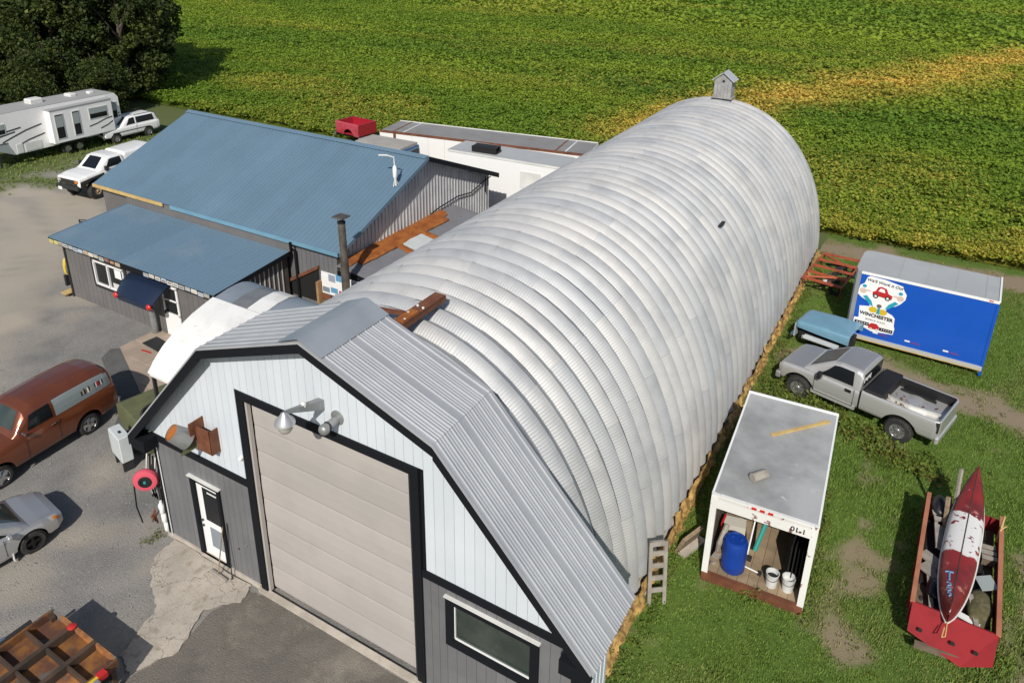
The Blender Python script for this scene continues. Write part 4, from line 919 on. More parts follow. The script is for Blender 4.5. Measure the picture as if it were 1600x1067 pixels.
    q2 = thing('leaf_pile', 'heap of dry brown leaves and scraps in the pickup bed', 'leaves', (12.8, 15.5, .80), R(162.5))
    P = np.stack([rng.normal(0, .45, 260), rng.normal(.0, .25, 260), rng.uniform(.02, .22, 260)], 1); Vq, Fq = leaf_quads(P, rng.uniform(.06, .16, 260), .7)
    o = link('leaves', np_mesh('leaves', Vq, Fq, M['rust_plate']), q2); o['kind'] = 'stuff'
    B((-.6, .1, .12), (.5, .35, .2), .4).build('scrap_box', M['off_white'], q2)
silver_pickup()

def panel_van():
    t = thing('panel_van', 'vintage copper panel van with grey side panels and chrome wheels', 'van', (-10.12, -1.38, 0), R(-85.7))
    AR = [(0, .38, .44), (-2.84, .38, .46)]
    st = [(.75, .70, .55, .95), (.68, .82, .45, 1.08), (.3, .93, .40, 1.17), (-.45, .97, .40, 1.24), (-.75, .975, .40, 1.28)]
    low = Loft(st+[(-3.3, .975, .40, 1.28), (-3.75, .95, .42, 1.27), (-3.95, .90, .48, 1.24)], [(.95, 0), (1, .15), (1.01, .45), (1.0, .70), (.965, .86), (.93, .95), (.80, .99), (.4, 1.03), (0, 1.04)], AR)
    low.mesh(60, 14).build('body', M['copper_paint'], t, 40)
    top = Loft([(-.55, .80, 1.22, 1.24), (-.72, .875, 1.22, 1.45), (-1.05, .89, 1.22, 1.90), (-1.35, .90, 1.22, 1.99), (-2.3, .90, 1.22, 2.03), (-3.3, .89, 1.22, 2.0), (-3.7, .86, 1.22, 1.93), (-3.9, .82, 1.22, 1.80), (-3.97, .78, 1.22, 1.6)],
               [(1.0, 0), (.985, .26), (.955, .50), (.90, .68), (.81, .82), (.67, .92), (.42, .985), (0, 1.01)])
    top.mesh(50, 14).build('roof', M['copper_paint'], t, 40)
    for s in (1, -1):
        f = (lambda q: q) if s > 0 else (lambda q: 2-q)
        top.patch([(-1.0, f(.06)), (-1.80, f(.06)), (-1.80, f(.40)), (-1.16, f(.40))], .008, 8).build('side_window', M['glass'], t)
        pn = top.patch([(-1.90, f(.03)), (-3.86, f(.03)), (-3.80, f(.42)), (-1.90, f(.42))], .006, 14).build('side_panel', M['van_panel'], t)
        for k in range(7): top.patch([(-2.80-.055*k, f(.14+.03*(k % 2))), (-2.85-.055*k, f(.14+.03*(k % 2))), (-2.85-.055*k, f(.25)), (-2.80-.055*k, f(.25+.03*(k % 3)))], .010, 1).build('emblem', M[('dark_metal', 'plate_tan', 'dark_metal', 'plate_brown', 'white_paint', 'dark_metal', 'plate_tan')[k]], pn)
        for k in range(7): top.patch([(-3.28-.045*k, f(.16+.03*((k+1) % 2))), (-3.32-.045*k, f(.16)), (-3.32-.045*k, f(.29)), (-3.28-.045*k, f(.28))], .010, 1).build('emblem', M[('dark_metal', 'white_paint', 'red', 'red', 'dark_metal', 'white_paint', 'dark_metal')[k]], pn)
        B((-1.72, s*.985, 1.12), (.16, .03, .03)).build('handle', M['chrome'], t)
        B((-.86, s*.985, .8), (.010, .012, .7)).build('door_gap', M['dark_metal'], t); B((-1.88, s*.985, .85), (.010, .012, .75)).build('door_gap', M['dark_metal'], t)
        MB().lathe([(.08, 0), (.08, .03), (.01, .05)], (-.80, s*1.05, 1.36), 'X', 12).build('mirror', M['chrome'], t, 50); MB().tube([(-.80, s*.95, 1.25), (-.80, s*1.05, 1.36)], .015, 5).build('mirror_arm', M['chrome'], t)
        for k in (-1, 1): pass
        MB().lathe([(.10, 0), (.11, .04), (.03, .09)], (.70, s*.62, .92), 'X', 14).build('headlight', M['lamp_lens'], t, 50)
        MB().lathe([(.05, 0), (.05, -.04)], (-3.93, s*.78, 1.02), 'X', 10).build('tail_light', M['red_lens'], t)
    top.patch([(-.70, .56), (-.70, 1.44), (-1.04, 1.36), (-1.04, .64)], .008, 8).build('windshield', M['glass_reflect'], t)
    MB().cbox((-4.02, 0, .55), (.14, 1.8, .18), .05).build('bumper', M['chrome'], t); MB().cbox((.85, 0, .52), (.14, 1.75, .18), .05).build('bumper', M['chrome'], t)
    B((.73, 0, .82), (.04, 1.0, .25)).build('grille', M['chrome'], t)
    for x in (0, -2.84):
        for s in (-1, 1): wheel(t, x, s*.84, .345, .69, .22, s, 'chrome', 5, .70); B((x, s*.6, .6), (.9, .04, .5)).build('wheel_well', M['soot_shade_black'], t)
    B((-1.6, 0, .40), (4.6, 1.5, .12)).build('chassis', M['soot_shade_black'], t)
panel_van()

def silver_car():
    t = thing('silver_car', 'silver hatchback with black steel wheels cut off by the left edge of the photo', 'car', (-6.85, -2.12, 0), R(83))
    AR = [(0, .32, .385), (-2.6, .32, .385)]
    low = Loft([(.88, .50, .42, .52), (.84, .66, .32, .60), (.66, .80, .26, .68), (.30, .865, .24, .77), (-.5, .885, .23, .88), (-.7, .89, .22, .90), (-2.9, .885, .24, .93), (-3.3, .82, .28, .92), (-3.5, .70, .36, .85)], SEC_BODY, AR)
    low.mesh(60, 14).build('body', M['car_silver'], t, 35)
    top = Loft([(.02, .76, .80, .81), (-.16, .79, .82, .93), (-.95, .80, .86, 1.34), (-1.4, .79, .86, 1.38), (-2.3, .78, .86, 1.34), (-3.2, .72, .86, 1.05), (-3.4, .66, .86, .90)], SEC_TOP)
    top.mesh(40, 12).build('roof', M['car_silver'], t, 35)
    top.patch([(-.08, .62), (-.08, 1.38), (-.92, 1.30), (-.92, .70)], .006, 8).build('windshield', M['glass_reflect'], t)
    low.patch([(.66, .64), (.04, .60), (.04, 1.40), (.66, 1.36)], .006, 14).build('hood', M['car_silver'], t, 40)
    for s in (1, -1):
        f = (lambda q: q) if s > 0 else (lambda q: 2-q)
        top.patch([(-.42, f(.06)), (-1.9, f(.06)), (-1.8, f(.48)), (-1.05, f(.48))], .006, 8).build('side_window', M['glass'], t)
        B((-.62, s*.888, .60), (.012, .012, .5)).build('door_gap', M['dark_metal'], t); MB().cbox((-.50, s*.98, .93), (.12, .18, .12), .03).build('mirror', M['car_silver'], t)
        low.patch([(.80, f(.42)), (.52, f(.42)), (.46, f(.56)), (.70, f(.56))], .008, 4).build('headlight', M['lamp_lens'], t)
        low.patch([(.72, f(.43)), (.60, f(.43)), (.56, f(.52)), (.66, f(.52))], .014, 3).build('indicator', M['amber'], t)
        B((-.50, s*.84, .22), (.02, .1, .26)).build('mud_flap', M['off_white'], t)
        for x in (0, -2.6): wheel(t, x, s*.77, .315, .63, .20, s, 'rim_dark', 4, .64); B((x, s*.52, .5), (.78, .04, .4)).build('wheel_well', M['soot_shade_black'], t)
    B((.855, 0, .42), (.03, 1.0, .12)).build('grille', M['dark_metal'], t); B((-1.3, 0, .24), (4.0, 1.4, .08)).build('chassis', M['soot_shade_black'], t)
silver_car()

def white_pickup():
    t = thing('lifted_pickup', 'lifted white pickup truck with a white bed cap behind the house', 'pickup truck', (-30.6, 14.9, 0), R(-86), scale=1.06)
    AR = [(0, .55, .60), (-3.1, .55, .60)]
    body = Loft([(.92, .82, .95, 1.22), (.86, .92, .82, 1.34), (.4, .97, .82, 1.42), (-.5, .98, .80, 1.48), (-2.0, .98, .80, 1.50), (-4.2, .97, .82, 1.50), (-4.3, .94, .86, 1.48)], SEC_BODY, AR); body.mesh(50, 12).build('body', M['vehicle_white'], t, 35)
    cab = Loft([(-.30, .88, 1.44, 1.46), (-.42, .93, 1.44, 1.54), (-1.0, .95, 1.44, 2.04), (-1.25, .95, 1.44, 2.09), (-1.9, .95, 1.44, 2.08), (-2.0, .94, 1.44, 2.0)], SEC_TOP); cab.mesh(30, 10).build('cab', M['vehicle_white'], t, 35)
    cp = Loft([(-2.06, .93, 1.46, 1.98), (-2.2, .94, 1.46, 2.1), (-4.1, .94, 1.46, 2.12), (-4.28, .92, 1.46, 2.02)], SEC_TOP); cp.mesh(30, 10).build('bed_cap', M['vehicle_white'], t, 35)
    cab.patch([(-.40, .66), (-.40, 1.34), (-.98, 1.28), (-.98, .72)], .006, 8).build('windshield', M['glass'], t)
    for s in (1, -1):
        f = (lambda q: q) if s > 0 else (lambda q: 2-q)
        cab.patch([(-.75, f(.08)), (-1.85, f(.08)), (-1.8, f(.46)), (-1.10, f(.46))], .006, 6).build('side_window', M['glass'], t)
        body.patch([(.86, f(.02)), (-.62, f(.02)), (-.60, f(.42)), (.84, f(.34))], .008, 10).build('fender_patch', M['primer_black'], t)
        for k in range(3): body.patch([(-.75-.2*k, f(.12)), (-.95-.2*k, f(.16)), (-1.0-.2*k, f(.20)), (-.8-.2*k, f(.24))], .009, 2).build('stripe', M['decal_dark'], t)
        B((-.72, s*1.07, 1.56), (.12, .2, .24)).build('mirror', M['black_plastic'], t); B((-1.72, s*.99, 1.34), (.16, .03, .07)).build('handle', M['black_plastic'], t)
        B((.90, s*.70, 1.15), (.08, .26, .16)).build('headlight', M['amber' if s > 0 else 'lamp_lens'], t)
        for x in (0, -3.1): wheel(t, x, s*.90, .46, .92, .32, s, 'rim' if x else 'plate_tan', 6, .45); B((x, s*.6, .95), (1.1, .04, .5)).build('wheel_well', M['soot_shade_black'], t)
    B((.90, 0, 1.10), (.06, 1.5, .28)).build('grille', M['primer_black'], t); MB().cbox((.98, 0, .82), (.2, 1.8, .2), .04).build('bumper', M['primer_black'], t); B((1.09, -.5, .72), (.02, .3, .16)).build('number_plate', M['white_paint'], t)
    for x in (0, -3.1): B((x, 0, .48), (.16, 1.6, .16)).build('axle', M['dark_metal'], t)
    B((-1.7, 0, .75), (5.0, .9, .18)).build('chassis', M['dark_metal'], t)
white_pickup()

def white_wagon():
    t = thing('station_wagon', 'white two-door utility wagon with dark side glass parked beside the travel trailer', 'car', (-39.95, 22.75, 0), R(-91), scale=1.0)
    AR = [(0, .36, .43), (-2.6, .36, .43)]
    low = Loft([(.85, .70, .55, .95), (.78, .80, .48, 1.0), (.3, .84, .46, 1.05), (-.5, .86, .44, 1.12), (-3.3, .86, .44, 1.14), (-3.55, .83, .5, 1.1)], SEC_BODY, AR); low.mesh(50, 10).build('body', M['vehicle_white'], t, 35)
    top = Loft([(-.40, .78, 1.08, 1.09), (-.5, .80, 1.08, 1.18), (-1.15, .80, 1.08, 1.66), (-1.4, .80, 1.08, 1.71), (-3.1, .79, 1.08, 1.70), (-3.35, .77, 1.08, 1.6), (-3.5, .74, 1.08, 1.3)], SEC_TOP); top.mesh(30, 10).build('roof', M['vehicle_white'], t, 35)
    top.patch([(-.50, .66), (-.50, 1.34), (-1.12, 1.28), (-1.12, .72)], .006, 6).build('windshield', M['glass'], t)
    for s in (1, -1):
        f = (lambda q: q) if s > 0 else (lambda q: 2-q)
        top.patch([(-.85, f(.08)), (-1.6, f(.08)), (-1.6, f(.48)), (-1.2, f(.48))], .006, 5).build('side_window', M['glass'], t); top.patch([(-1.72, f(.08)), (-3.2, f(.08)), (-3.1, f(.48)), (-1.72, f(.48))], .006, 6).build('side_window', M['glass'], t)
        B((-1.2, s*.865, .78), (2.9, .02, .05)).build('side_moulding', M['dark_metal'], t); B((-1.66, s*.86, .85), (.012, .014, .5)).build('door_gap', M['dark_metal'], t)
        for yy in (0,): MB().tube([(-1.7, s*.62, 1.76), (-3.1, s*.62, 1.76)], .02, 5).build('roof_rail', M['dark_metal'], t)
        for x in (0, -2.6): wheel(t, x, s*.75, .34, .68, .22, s, 'rim', 5, .6); B((x, s*.52, .62), (.85, .04, .5)).build('wheel_well', M['soot_shade_black'], t)
    B((.85, 0, .80), (.05, 1.2, .2)).build('grille', M['dark_metal'], t); MB().cbox((.92, 0, .56), (.16, 1.66, .18), .04).build('bumper', M['chrome'], t); B((-1.3, 0, .45), (4.2, 1.3, .1)).build('chassis', M['soot_shade_black'], t)
white_wagon()

def travel_trailer():
    t = thing('travel_trailer', 'white fifth-wheel travel trailer with dark swoosh stripes in front of the trees', 'travel trailer', (-40.9, 19.5, 0), R(1.5))
    # local: front to -y; near side +x
    prof = [(-3.6, .80), (4.1, .80), (4.25, 1.1), (4.2, 3.2), (3.95, 3.5), (-3.0, 3.55), (-6.0, 3.5), (-6.3, 3.1), (-6.15, 2.1), (-5.6, 1.75), (-3.95, 1.70)]
    MB().prism([(-1.25, y, z) for y, z in prof], (2.5, 0, 0)).build('body', M['rv_body'], t)
    MB().prism([(-1.22, y, z) for y, z in ((3.9, 3.55), (-3.0, 3.60), (-6.0, 3.55), (-6.0, 3.46), (-3.0, 3.50), (3.9, 3.45))], (2.44, 0, 0)).build('roof', M['rv_roof'], t)
    so = MB().prism([(1.25, -1.3, 1.05), (1.25, 3.2, 1.05), (1.25, 3.2, 3.28), (1.25, -1.3, 3.28)], (.62, 0, 0)).build('slide_out', M['rv_body'], t)
    B((1.57, .95, 3.31), (.68, 4.6, .05)).build('slide_roof', M['rv_roof'], t)
    def win(y, z, w, h, x, p): f = B((x, y, z), (.03, w, h)).build('window', M['off_white'], p); B((x+.012, y, z), (.02, w-.1, h-.1)).build('pane', M['glass'], f); B((x+.02, y, z+h*.2), (.012, w-.14, h*.45)).build('blind', M['rv_grey'], f)
    win(-.75, 2.15, .62, 1.7, 1.88, so); win(.45, 2.15, .55, 1.7, 1.88, so); win(2.1, 2.55, 1.4, .8, 1.88, so); win(-4.6, 2.6, 1.3, .7, 1.26, t); win(3.75, 2.3, .5, 1.2, 1.26, t)
    def stripe(pts, x, w, p=t):
        mb = MB(); P = [Vector((x, a, b)) for a, b in pts]
        for a, b in zip(P[:-1], P[1:]): mb.add([a-Vector((0, 0, w)), b-Vector((0, 0, w)), b+Vector((0, 0, w)), a+Vector((0, 0, w))], [(0, 1, 2, 3)])
        mb.build('stripe', M['decal_dark'], p)
    for pts in (((-6.1, 2.2), (-4.5, 2.35), (-3, 2.5)), ((-6, 2.0), (-4.8, 2.1), (-3.4, 2.3)), ((-4.3, 1.75), (-3.7, 1.95), (-2.7, 2.25), (-1.6, 2.45)), ((-3.2, 1.4), (-2.6, 1.6), (-1.5, 1.8)), ((3.3, 1.9), (3.8, 2.0), (4.15, 2.05)), ((3.25, 1.6), (3.8, 1.75), (4.18, 1.85))): stripe(pts, 1.262, .045)
    for pts in (((1.3, 1.7), (1.9, 1.8), (2.6, 2.0), (3.1, 2.05)), ((2.1, 1.4), (2.7, 1.55), (3.1, 1.75))): stripe(pts, 1.88, .04)
    for k, (y, h) in enumerate(((-4.6, .26), (-1.0, .34), (1.6, .2))): MB().cbox((-.2, y, 3.55+h/2), (.75, .9 if k == 1 else .5, h), .06).build('roof_unit', M['off_white'], t)
    MB().cbox((.1, 2.9, 3.62), (.4, .4, .16), .05).build('roof_vent', M['off_white'], t)
    MB().prism([(-1.2, -3.9, 1.68), (-1.2, -5.6, 1.73), (-1.2, -3.65, .78)], (2.4, 0, 0)).build('underbelly', M['rv_grey'], t)
    for y in (-.1, .75):
        for s in (-1, 1): wheel(t, s*1.05, y, .36, .72, .22, s) if False else None
    for y in (-.15, .72):
        for s in (-1, 1):
            o = MB().lathe([(.22, -.11), (.33, -.11), (.36, -.06), (.36, .06), (.33, .11), (.22, .11)], (s*1.15, y, .36), 'X', 22, cap=False).build('wheel', M['tyre'], t, 40)
            MB().lathe([(.23, s*.10), (.20, s*.05), (.06, s*.04), (.05, s*.09), (.01, s*.09)], (s*1.15, y, .36), 'X', 18, cap=False).build('rim', M['rim'], o, 40)
    for s in (-1, 1): B((s*.9, -4.5, .85), (.12, .12, 1.7)).build('leg', M['dark_metal'], t); B((s*1.26, .3, .82), (.03, 1.9, .12)).build('skirt', M['dark_metal'], t)
    B((1.262, -2.4, 1.15), (.02, 1.1, .55)).build('hatch', M['off_white'], t); B((1.262, -3.3, 1.15), (.02, .4, .6)).build('hatch', M['off_white'], t)
    B((0, 0, .72), (1.6, 7.0, .14)).build('chassis', M['dark_metal'], t)
travel_trailer()

# ------------------------------------------------------------------ white truck box on the grass, with what lies in and on it
def truck_box():
    yaw = math.atan2(.30, 4.75); W_, L_, H_ = 2.42, 4.78, 2.66
    t = thing('truck_box', 'old white truck box with chipped paint, open rear end and tools inside', 'truck box', (10.42, 6.10, 0), yaw)
    MB().prism([(-W_/2, .0, H_), (W_/2, .0, H_), (W_/2, L_, H_), (-W_/2, L_, H_)], (0, 0, .03)).build('roof', M['box_roof_dirty'], t)
    for s in (-1, 1):
        B((s*(W_/2-.02), L_/2, H_/2+.14), (.04, L_-.06, H_-.30)).build('side_wall', M['white_paint'], t); B((s*(W_/2-.055), L_/2, H_/2+.1), (.02, L_-.2, H_-.4)).build('liner', M['wood_dark'], t)
        B((s*(W_/2-.06), -.01, H_/2+.08), (.15, .10, H_-.17)).build('corner_post', M['chipped_white'], t)
        B((s*(W_/2-.005), L_/2, H_+.0), (.05, L_, .08)).build('roof_rail', M['white_paint'], t)
    B((0, L_-.02, H_/2+.1), (W_, .04, H_-.2)).build('front_wall', M['white_paint'], t); B((0, L_-.06, H_/2+.1), (W_-.1, .02, H_-.3)).build('liner', M['wood_dark'], t)
    B((0, L_+.01, H_+.03), (W_+.04, .06, .08)).build('roof_rail', M['white_paint'], t)
    h = B((0, -.02, H_-.20), (W_-.16, .10, .26)).build('header', M['chipped_white'], t); B((0, -.01, H_+.015), (W_, .09, .06)).build('header', M['chipped_white'], t)
    for k in range(3): B((-.22+.19*k, -.055, H_-.0), (.11, .04, .06)).build('marker_light', M['red_lens'], t)
    lettering('01-1', .19, M['black_trim'], t, (.80, -.076, H_-.20), (1, 0, 0), (0, 0, 1))
    n = 9
    for i in range(n): B((-W_/2+.12+(W_-.24)/n*(i+.5), L_/2, .22), ((W_-.24)/n-.008, L_-.1, .04)).build('floor_board', M['floor_wood'], t)
    B((0, -.03, .14), (W_+.02, .12, .24)).build('sill', M['rust'], t); B((0, L_/2, .10), (W_-.1, L_-.2, .16)).build('subframe', M['dark_metal'], t)
    mtx = lambda x, y, z: (10.42+x*math.cos(yaw)-y*math.sin(yaw), 6.10+x*math.sin(yaw)+y*math.cos(yaw), z)
    q = thing('plastic_drum', 'blue plastic drum standing inside the open truck box', 'drum', mtx(-.55, .42, .24))
    MB().lathe([(.26, 0), (.30, .05), (.305, .3), (.30, .32), (.305, .62), (.30, .85), (.27, .93), (.22, .95), (.21, .93), (.02, .93)], (0, 0, 0), 'Z', 28).build('barrel', M['drum_blue'], q, 40)
    for x in (-.1, .12): MB().lathe([(.04, .93), (.04, .97), (.02, .98)], (x, .05, 0), 'Z', 10).build('bung', M['drum_blue'], q)
    for k, (x, y, lb) in enumerate(((.42, .32, 'white plastic bucket with a black inside, left of the two buckets in the truck box'), (.80, .36, 'white plastic bucket with a pale inside, right of the two buckets in the truck box'))):
        q = thing('bucket', lb, 'bucket', mtx(x, y, .24), group='buckets in the truck box')
        MB().lathe([(.01, .01), (.13, 0), (.155, .37), (.163, .40), (.15, .40), (.125, .03), (.01, .03)], (0, 0, 0), 'Z', 22, cap=False).build('pail', M['bucket_white'], q, 40)
        MB().lathe([(.01, .26), (.146, .262)], (0, 0, 0), 'Z', 18, cap=False).build('contents', M['soot_shade_black' if k == 0 else 'off_white'], q)
        MB().tube([(.16*math.cos(a), .05-.13*math.sin(a)-.1, .36-.1*math.sin(a)) for a in np.linspace(0, math.pi, 10)], .006, 5).build('handle', M['dark_metal'], q)
    o = B(mtx(-.72, 1.25, .60), (.55, .35, .75), .2).build('striped_cushion', M['rug_stripe']); tag(o, 'pale striped folding seat with a red edge standing behind the blue drum', 'chair')
    for i in range(6): piece('stripe', B((0, 0, 0), (.03, .02, .7)).mesh('stripe', M['wood_dark']), o, Vector(mtx(-.72-.22+.085*i, 1.07+.016*i, .62)))
    piece('edge', B((0, 0, 0), (.05, .36, .8)).mesh('edge', M['red']), o, Vector(mtx(-1.0, 1.2, .60)))
    q = thing('tool_handles', 'white handled tool leaning at the back of the blue drum', 'tool', mtx(-.28, .9, .24)); MB().tube([(0, 0, 0), (.02, .5, 1.4)], .02, 6).build('handle', M['white_paint'], q); B((0, -.02, .06), (.25, .1, .12)).build('head', M['dark_metal'], q)
    q = thing('teal_bar', 'teal painted bar leaning inside the truck box', 'bar', mtx(-.12, 1.0, .5)); MB().tube([(0, 0, 0), (.12, .35, .7)], .06, 8).build('bar', M['teal'], q)
    q = thing('scrap_lumber', 'grey broken boards and bark piled against the left wall of the truck box', 'lumber', mtx(-.95, .35, .24))
    for k in range(5): B((.02*k, .12*k, .25+.05*k), (.16, .45, .05), .3*k-.5).build('board', M['wood_grey' if k % 2 else 'wood'], q)
    MB().tube([(-.06, 0, 0), (0, .1, .6), (.08, .4, 1.0)], .07, 7).build('board', M['wood_grey'], q, 50)
    q = thing('white_rod', 'short white rod with a black foot lying beside the drum', 'rod', mtx(-.15, .55, .28)); MB().tube([(-.15, 0, .02), (.25, -.04, .02)], .018, 6).build('rod', M['white_paint'], q); B((.27, -.04, .02), (.08, .12, .06)).build('foot', M['dark_metal'], q)
    q = thing('black_sheeting', 'stack of black panels standing along the right wall of the truck box', 'panels', mtx(.75, 1.5, .24))
    for k in range(4): B((.05+.09*k, .1, .62), (.03, 2.2, 1.2)).build('panel', M['black_plastic'], q)
    o = thing('yellow_board', 'long yellow board lying across the roof of the white truck box', 'board', mtx(0, 0, H_+.035))
    a = Vector((9.93, 9.01, 0)); b = Vector((11.17, 10.46, 0)); ob = Vector(mtx(0, 0, 0)); m_ = (a+b)/2-ob; an = math.atan2((b-a).y, (b-a).x)
    B((m_.x, m_.y, .03), ((b-a).length, .09, .045), an).build('board', M['wood_yellow'], o); B((m_.x+.32, m_.y+.36, .06), (.75, .06, .02), an+.12).build('cleat', M['wood_yellow'], o)
    o = thing('log_block', 'weathered grey block of wood lying on the roof of the white truck box', 'wood block', (10.05, 7.08, H_+.035), .95); mb = MB().tube([(-.22, 0, .11), (.22, 0, .11)], .125, 8); mb.build('block', M['wood_grey'], o, 0, .02)
    o = thing('steel_tank', 'dark rusty steel tank lying in weeds behind the white truck box', 'tank', (9.1, 12.3, 0), .3); MB().lathe([(.05, -.5), (.25, -.45), (.32, -.3), (.32, .3), (.25, .45), (.05, .5)], (0, 0, .35), 'X', 18).build('shell', M['tank_steel'], o, 50); MB().lathe([(.06, 0), (.06, .1)], (.1, 0, .66), 'Z', 8).build('fitting', M['rust'], o)
truck_box()

# ------------------------------------------------------------------ blue box trailer
def blue_box():
    t = thing('box_trailer', 'bright blue box trailer body with a cartoon car-wash logo and grey roof', 'box trailer', (10.46, 20.62, 0), R(-2.2))
    L_, W_, H_, z0 = 4.79, 2.35, 3.12, .38
    r = .28
    pr = [(r, 0), (L_, 0), (L_, W_), (r, W_), (.08, W_-.10), (0, W_-.35), (0, .35), (.08, .10)]
    MB().prism([(x, y, H_-.05) for x, y in pr], (0, 0, .06)).build('roof', M['box_roof'], t, 0)
    for i in range(5): B((.55+i*.95, W_/2, H_+.013), (.05, W_-.15, .012)).build('roof_bow', M['box_roof'], t)
    B((L_/2+.12, .02, (H_+z0)/2), (L_-.24, .05, H_-z0-.1)).build('side_panel', M['box_blue'], t); B((L_/2+.12, W_-.02, (H_+z0)/2), (L_-.24, .05, H_-z0-.1)).build('side_panel', M['box_blue'], t)
    B((L_-.02, W_/2, (H_+z0)/2), (.05, W_, H_-z0-.1)).build('rear_panel', M['box_blue'], t)
    MB().prism([(x, y, z0) for x, y in ((.24, -.006), (.08, .10), (0, .35), (0, W_-.35), (.08, W_-.10), (.24, W_+.006))], (0, 0, H_-z0-.03)).build('nose', M['box_roof'], t, 0)
    B((L_/2+.12, -.012, H_-.03), (L_-.24, .03, .10)).build('roof_rail', M['white_paint'], t); B((L_/2+.1, -.02, z0+.02), (L_-.2, .06, .14)).build('rub_rail', M['rail_grey'], t)
    B((L_/2+.1, -.022, z0-.07), (L_-.2, .05, .05)).build('rub_rail', M['wood_yellow'], t)
    MB().prism([(L_-.06, -.03, z0-.30), (L_+.03, -.03, z0-.30), (L_+.03, -.03, H_-.14), (L_-.06, -.03, H_-.14)], (0, .08, 0)).build('corner_post', M['box_blue'], t)
    B((L_+.0, W_/2, H_+.01), (.06, W_, .08)).build('roof_rail', M['white_paint'], t)
    for x in (1.12, 2.25, 3.55):
        B((x, -.012, z0+.33), (.18, .012, .055)).build('reflector', M['white_paint'], t); B((x+.28, -.012, z0+.31), (.30, .012, .05)).build('reflector', mat('violet_tape', (.16, .05, .22), .4) if 'violet_tape' not in M else M['violet_tape'], t)
    B((L_-.25, -.03, H_-.02), (.14, .02, .04)).build('marker_light', M['red_lens'], t)
    B((.18, -.02, z0+.25), (.14, .015, .06)).build('marker_light', M['red_lens'], t)
    MB().box((2.4, W_/2, .24), (4.2, 1.0, .24)).build('chassis', M['dark_metal'], t)
    for x in (2.9, 3.6): wheel(t, x, .35, .27, .54, .18, -1, 'rim_dark', 5); wheel(t, x, W_-.35, .27, .54, .18, 1, 'rim_dark', 5)
    # logo, flat print: backing shape then its pieces, each a sheet in front of the last
    lx, lz, k = 1.06, 1.88, 1.13
    def shape(pts, d, m, name='decal'):
        MB().prism([(lx+x*k, -.006-d, lz+z*k) for x, z in pts], (0, .004, 0)).build(name, M[m], t)
    def blob(cx, cz, rx, rz, d, m, n=18, name='decal'): shape([(cx+rx*math.cos(a), cz+rz*math.sin(a)) for a in np.linspace(0, 2*math.pi, n, endpoint=False)], d, m, name)
    shape([(-.72, .42), (-.70, .60), (-.58, .70), (-.52, .94), (-.44, 1.0), (.02, .98), (.58, .88), (.64, .74), (.74, .60), (.73, .42), (.62, .24), (.50, .12), (.26, -.02), (.22, -.16), (.44, -.24), (.54, -.34), (.56, -.62), (.60, -.72), (.58, -.95), (.30, -.98), (-.10, -1.02), (-.30, -.95), (-.70, -.86), (-.70, -.62), (-.56, -.60), (-.60, -.16), (-.28, -.10), (-.36, .06), (-.58, .16), (-.72, .26)], 0, 'white_paint')
    # car
    shape([(-.28, .34), (.32, .30), (.34, .44), (.20, .50), (.12, .66), (-.04, .70), (-.14, .66), (-.20, .50), (-.28, .46)], .004, 'red'); shape([(-.12, .52), (.10, .50), (.06, .62), (-.06, .64)], .008, 'white_paint')
    for cx in (-.17, .20): blob(cx, .32, .085, .085, .008, 'dark_metal', 12); blob(cx, .32, .045, .045, .012, 'off_white', 10)
    for s in (-1, 1):   # arms and hands holding it up
        shape([(s*.18, -.10), (s*.30, -.04), (s*.56, .22), (s*.44, .28), (s*.26, .10)], .004, 'teal_print'); blob(s*.58, .42, .11, .10, .004, 'skin', 12); blob(s*.56, .60, .07, .06, .004, 'teal_print', 10); blob(s*.44, .46, .10, .03, .006, 'skin', 10)
    blob(-.16, -.20, .14, .11, .006, 'yellow'); blob(.14, -.22, .14, .11, .006, 'yellow'); shape([(-.05, -.32), (.06, -.32), (.04, -.08), (-.03, -.08)], .010, 'teal_print'); blob(0, -.02, .08, .07, .008, 'wood_dark', 12)
    lettering("We'll Work it Out", .165, M['dark_metal'], t, (lx+.04, -.013, lz+.93), (1, 0, -.06), (0, 0, 1), .25)
    lettering('WINCHESTER', .185, M['dark_metal'], t, (lx-.03, -.013, lz-.475), (1, 0, -.04), (0, 0, 1), 0, 1.05, .05)
    lettering('MOBILE WASH', .09, M['strip_dark'], t, (lx-.03, -.013, lz-.68), (1, 0, -.04), (0, 0, 1), 0, 1.25)
    shape([(-.66, -.84), (-.20, -.84), (-.20, -.72), (-.66, -.72)], .004, 'black_trim'); shape([(.14, -.92), (.56, -.92), (.56, -.80), (.14, -.80)], .004, 'black_trim')
    shape([(-.20, -.92), (.12, -.92), (.14, -.80), (.04, -.70), (-.12, -.70), (-.20, -.78)], .008, 'red'); blob(-.12, -.92, .045, .045, .012, 'off_white', 10); blob(.07, -.92, .045, .045, .012, 'off_white', 10)
    for k2 in range(5): shape([(-.60+.08*k2, -.79), (-.56+.08*k2, -.79), (-.55+.08*k2, -.76), (-.59+.08*k2, -.76)], .008, 'white_paint'); shape([(.20+.07*k2, -.87), (.23+.07*k2, -.87), (.24+.07*k2, -.84), (.21+.07*k2, -.84)], .008, 'white_paint')
mat('teal_print', (.02, .32, .42), .5); mat('skin', (.62, .47, .40), .6)
blue_box()

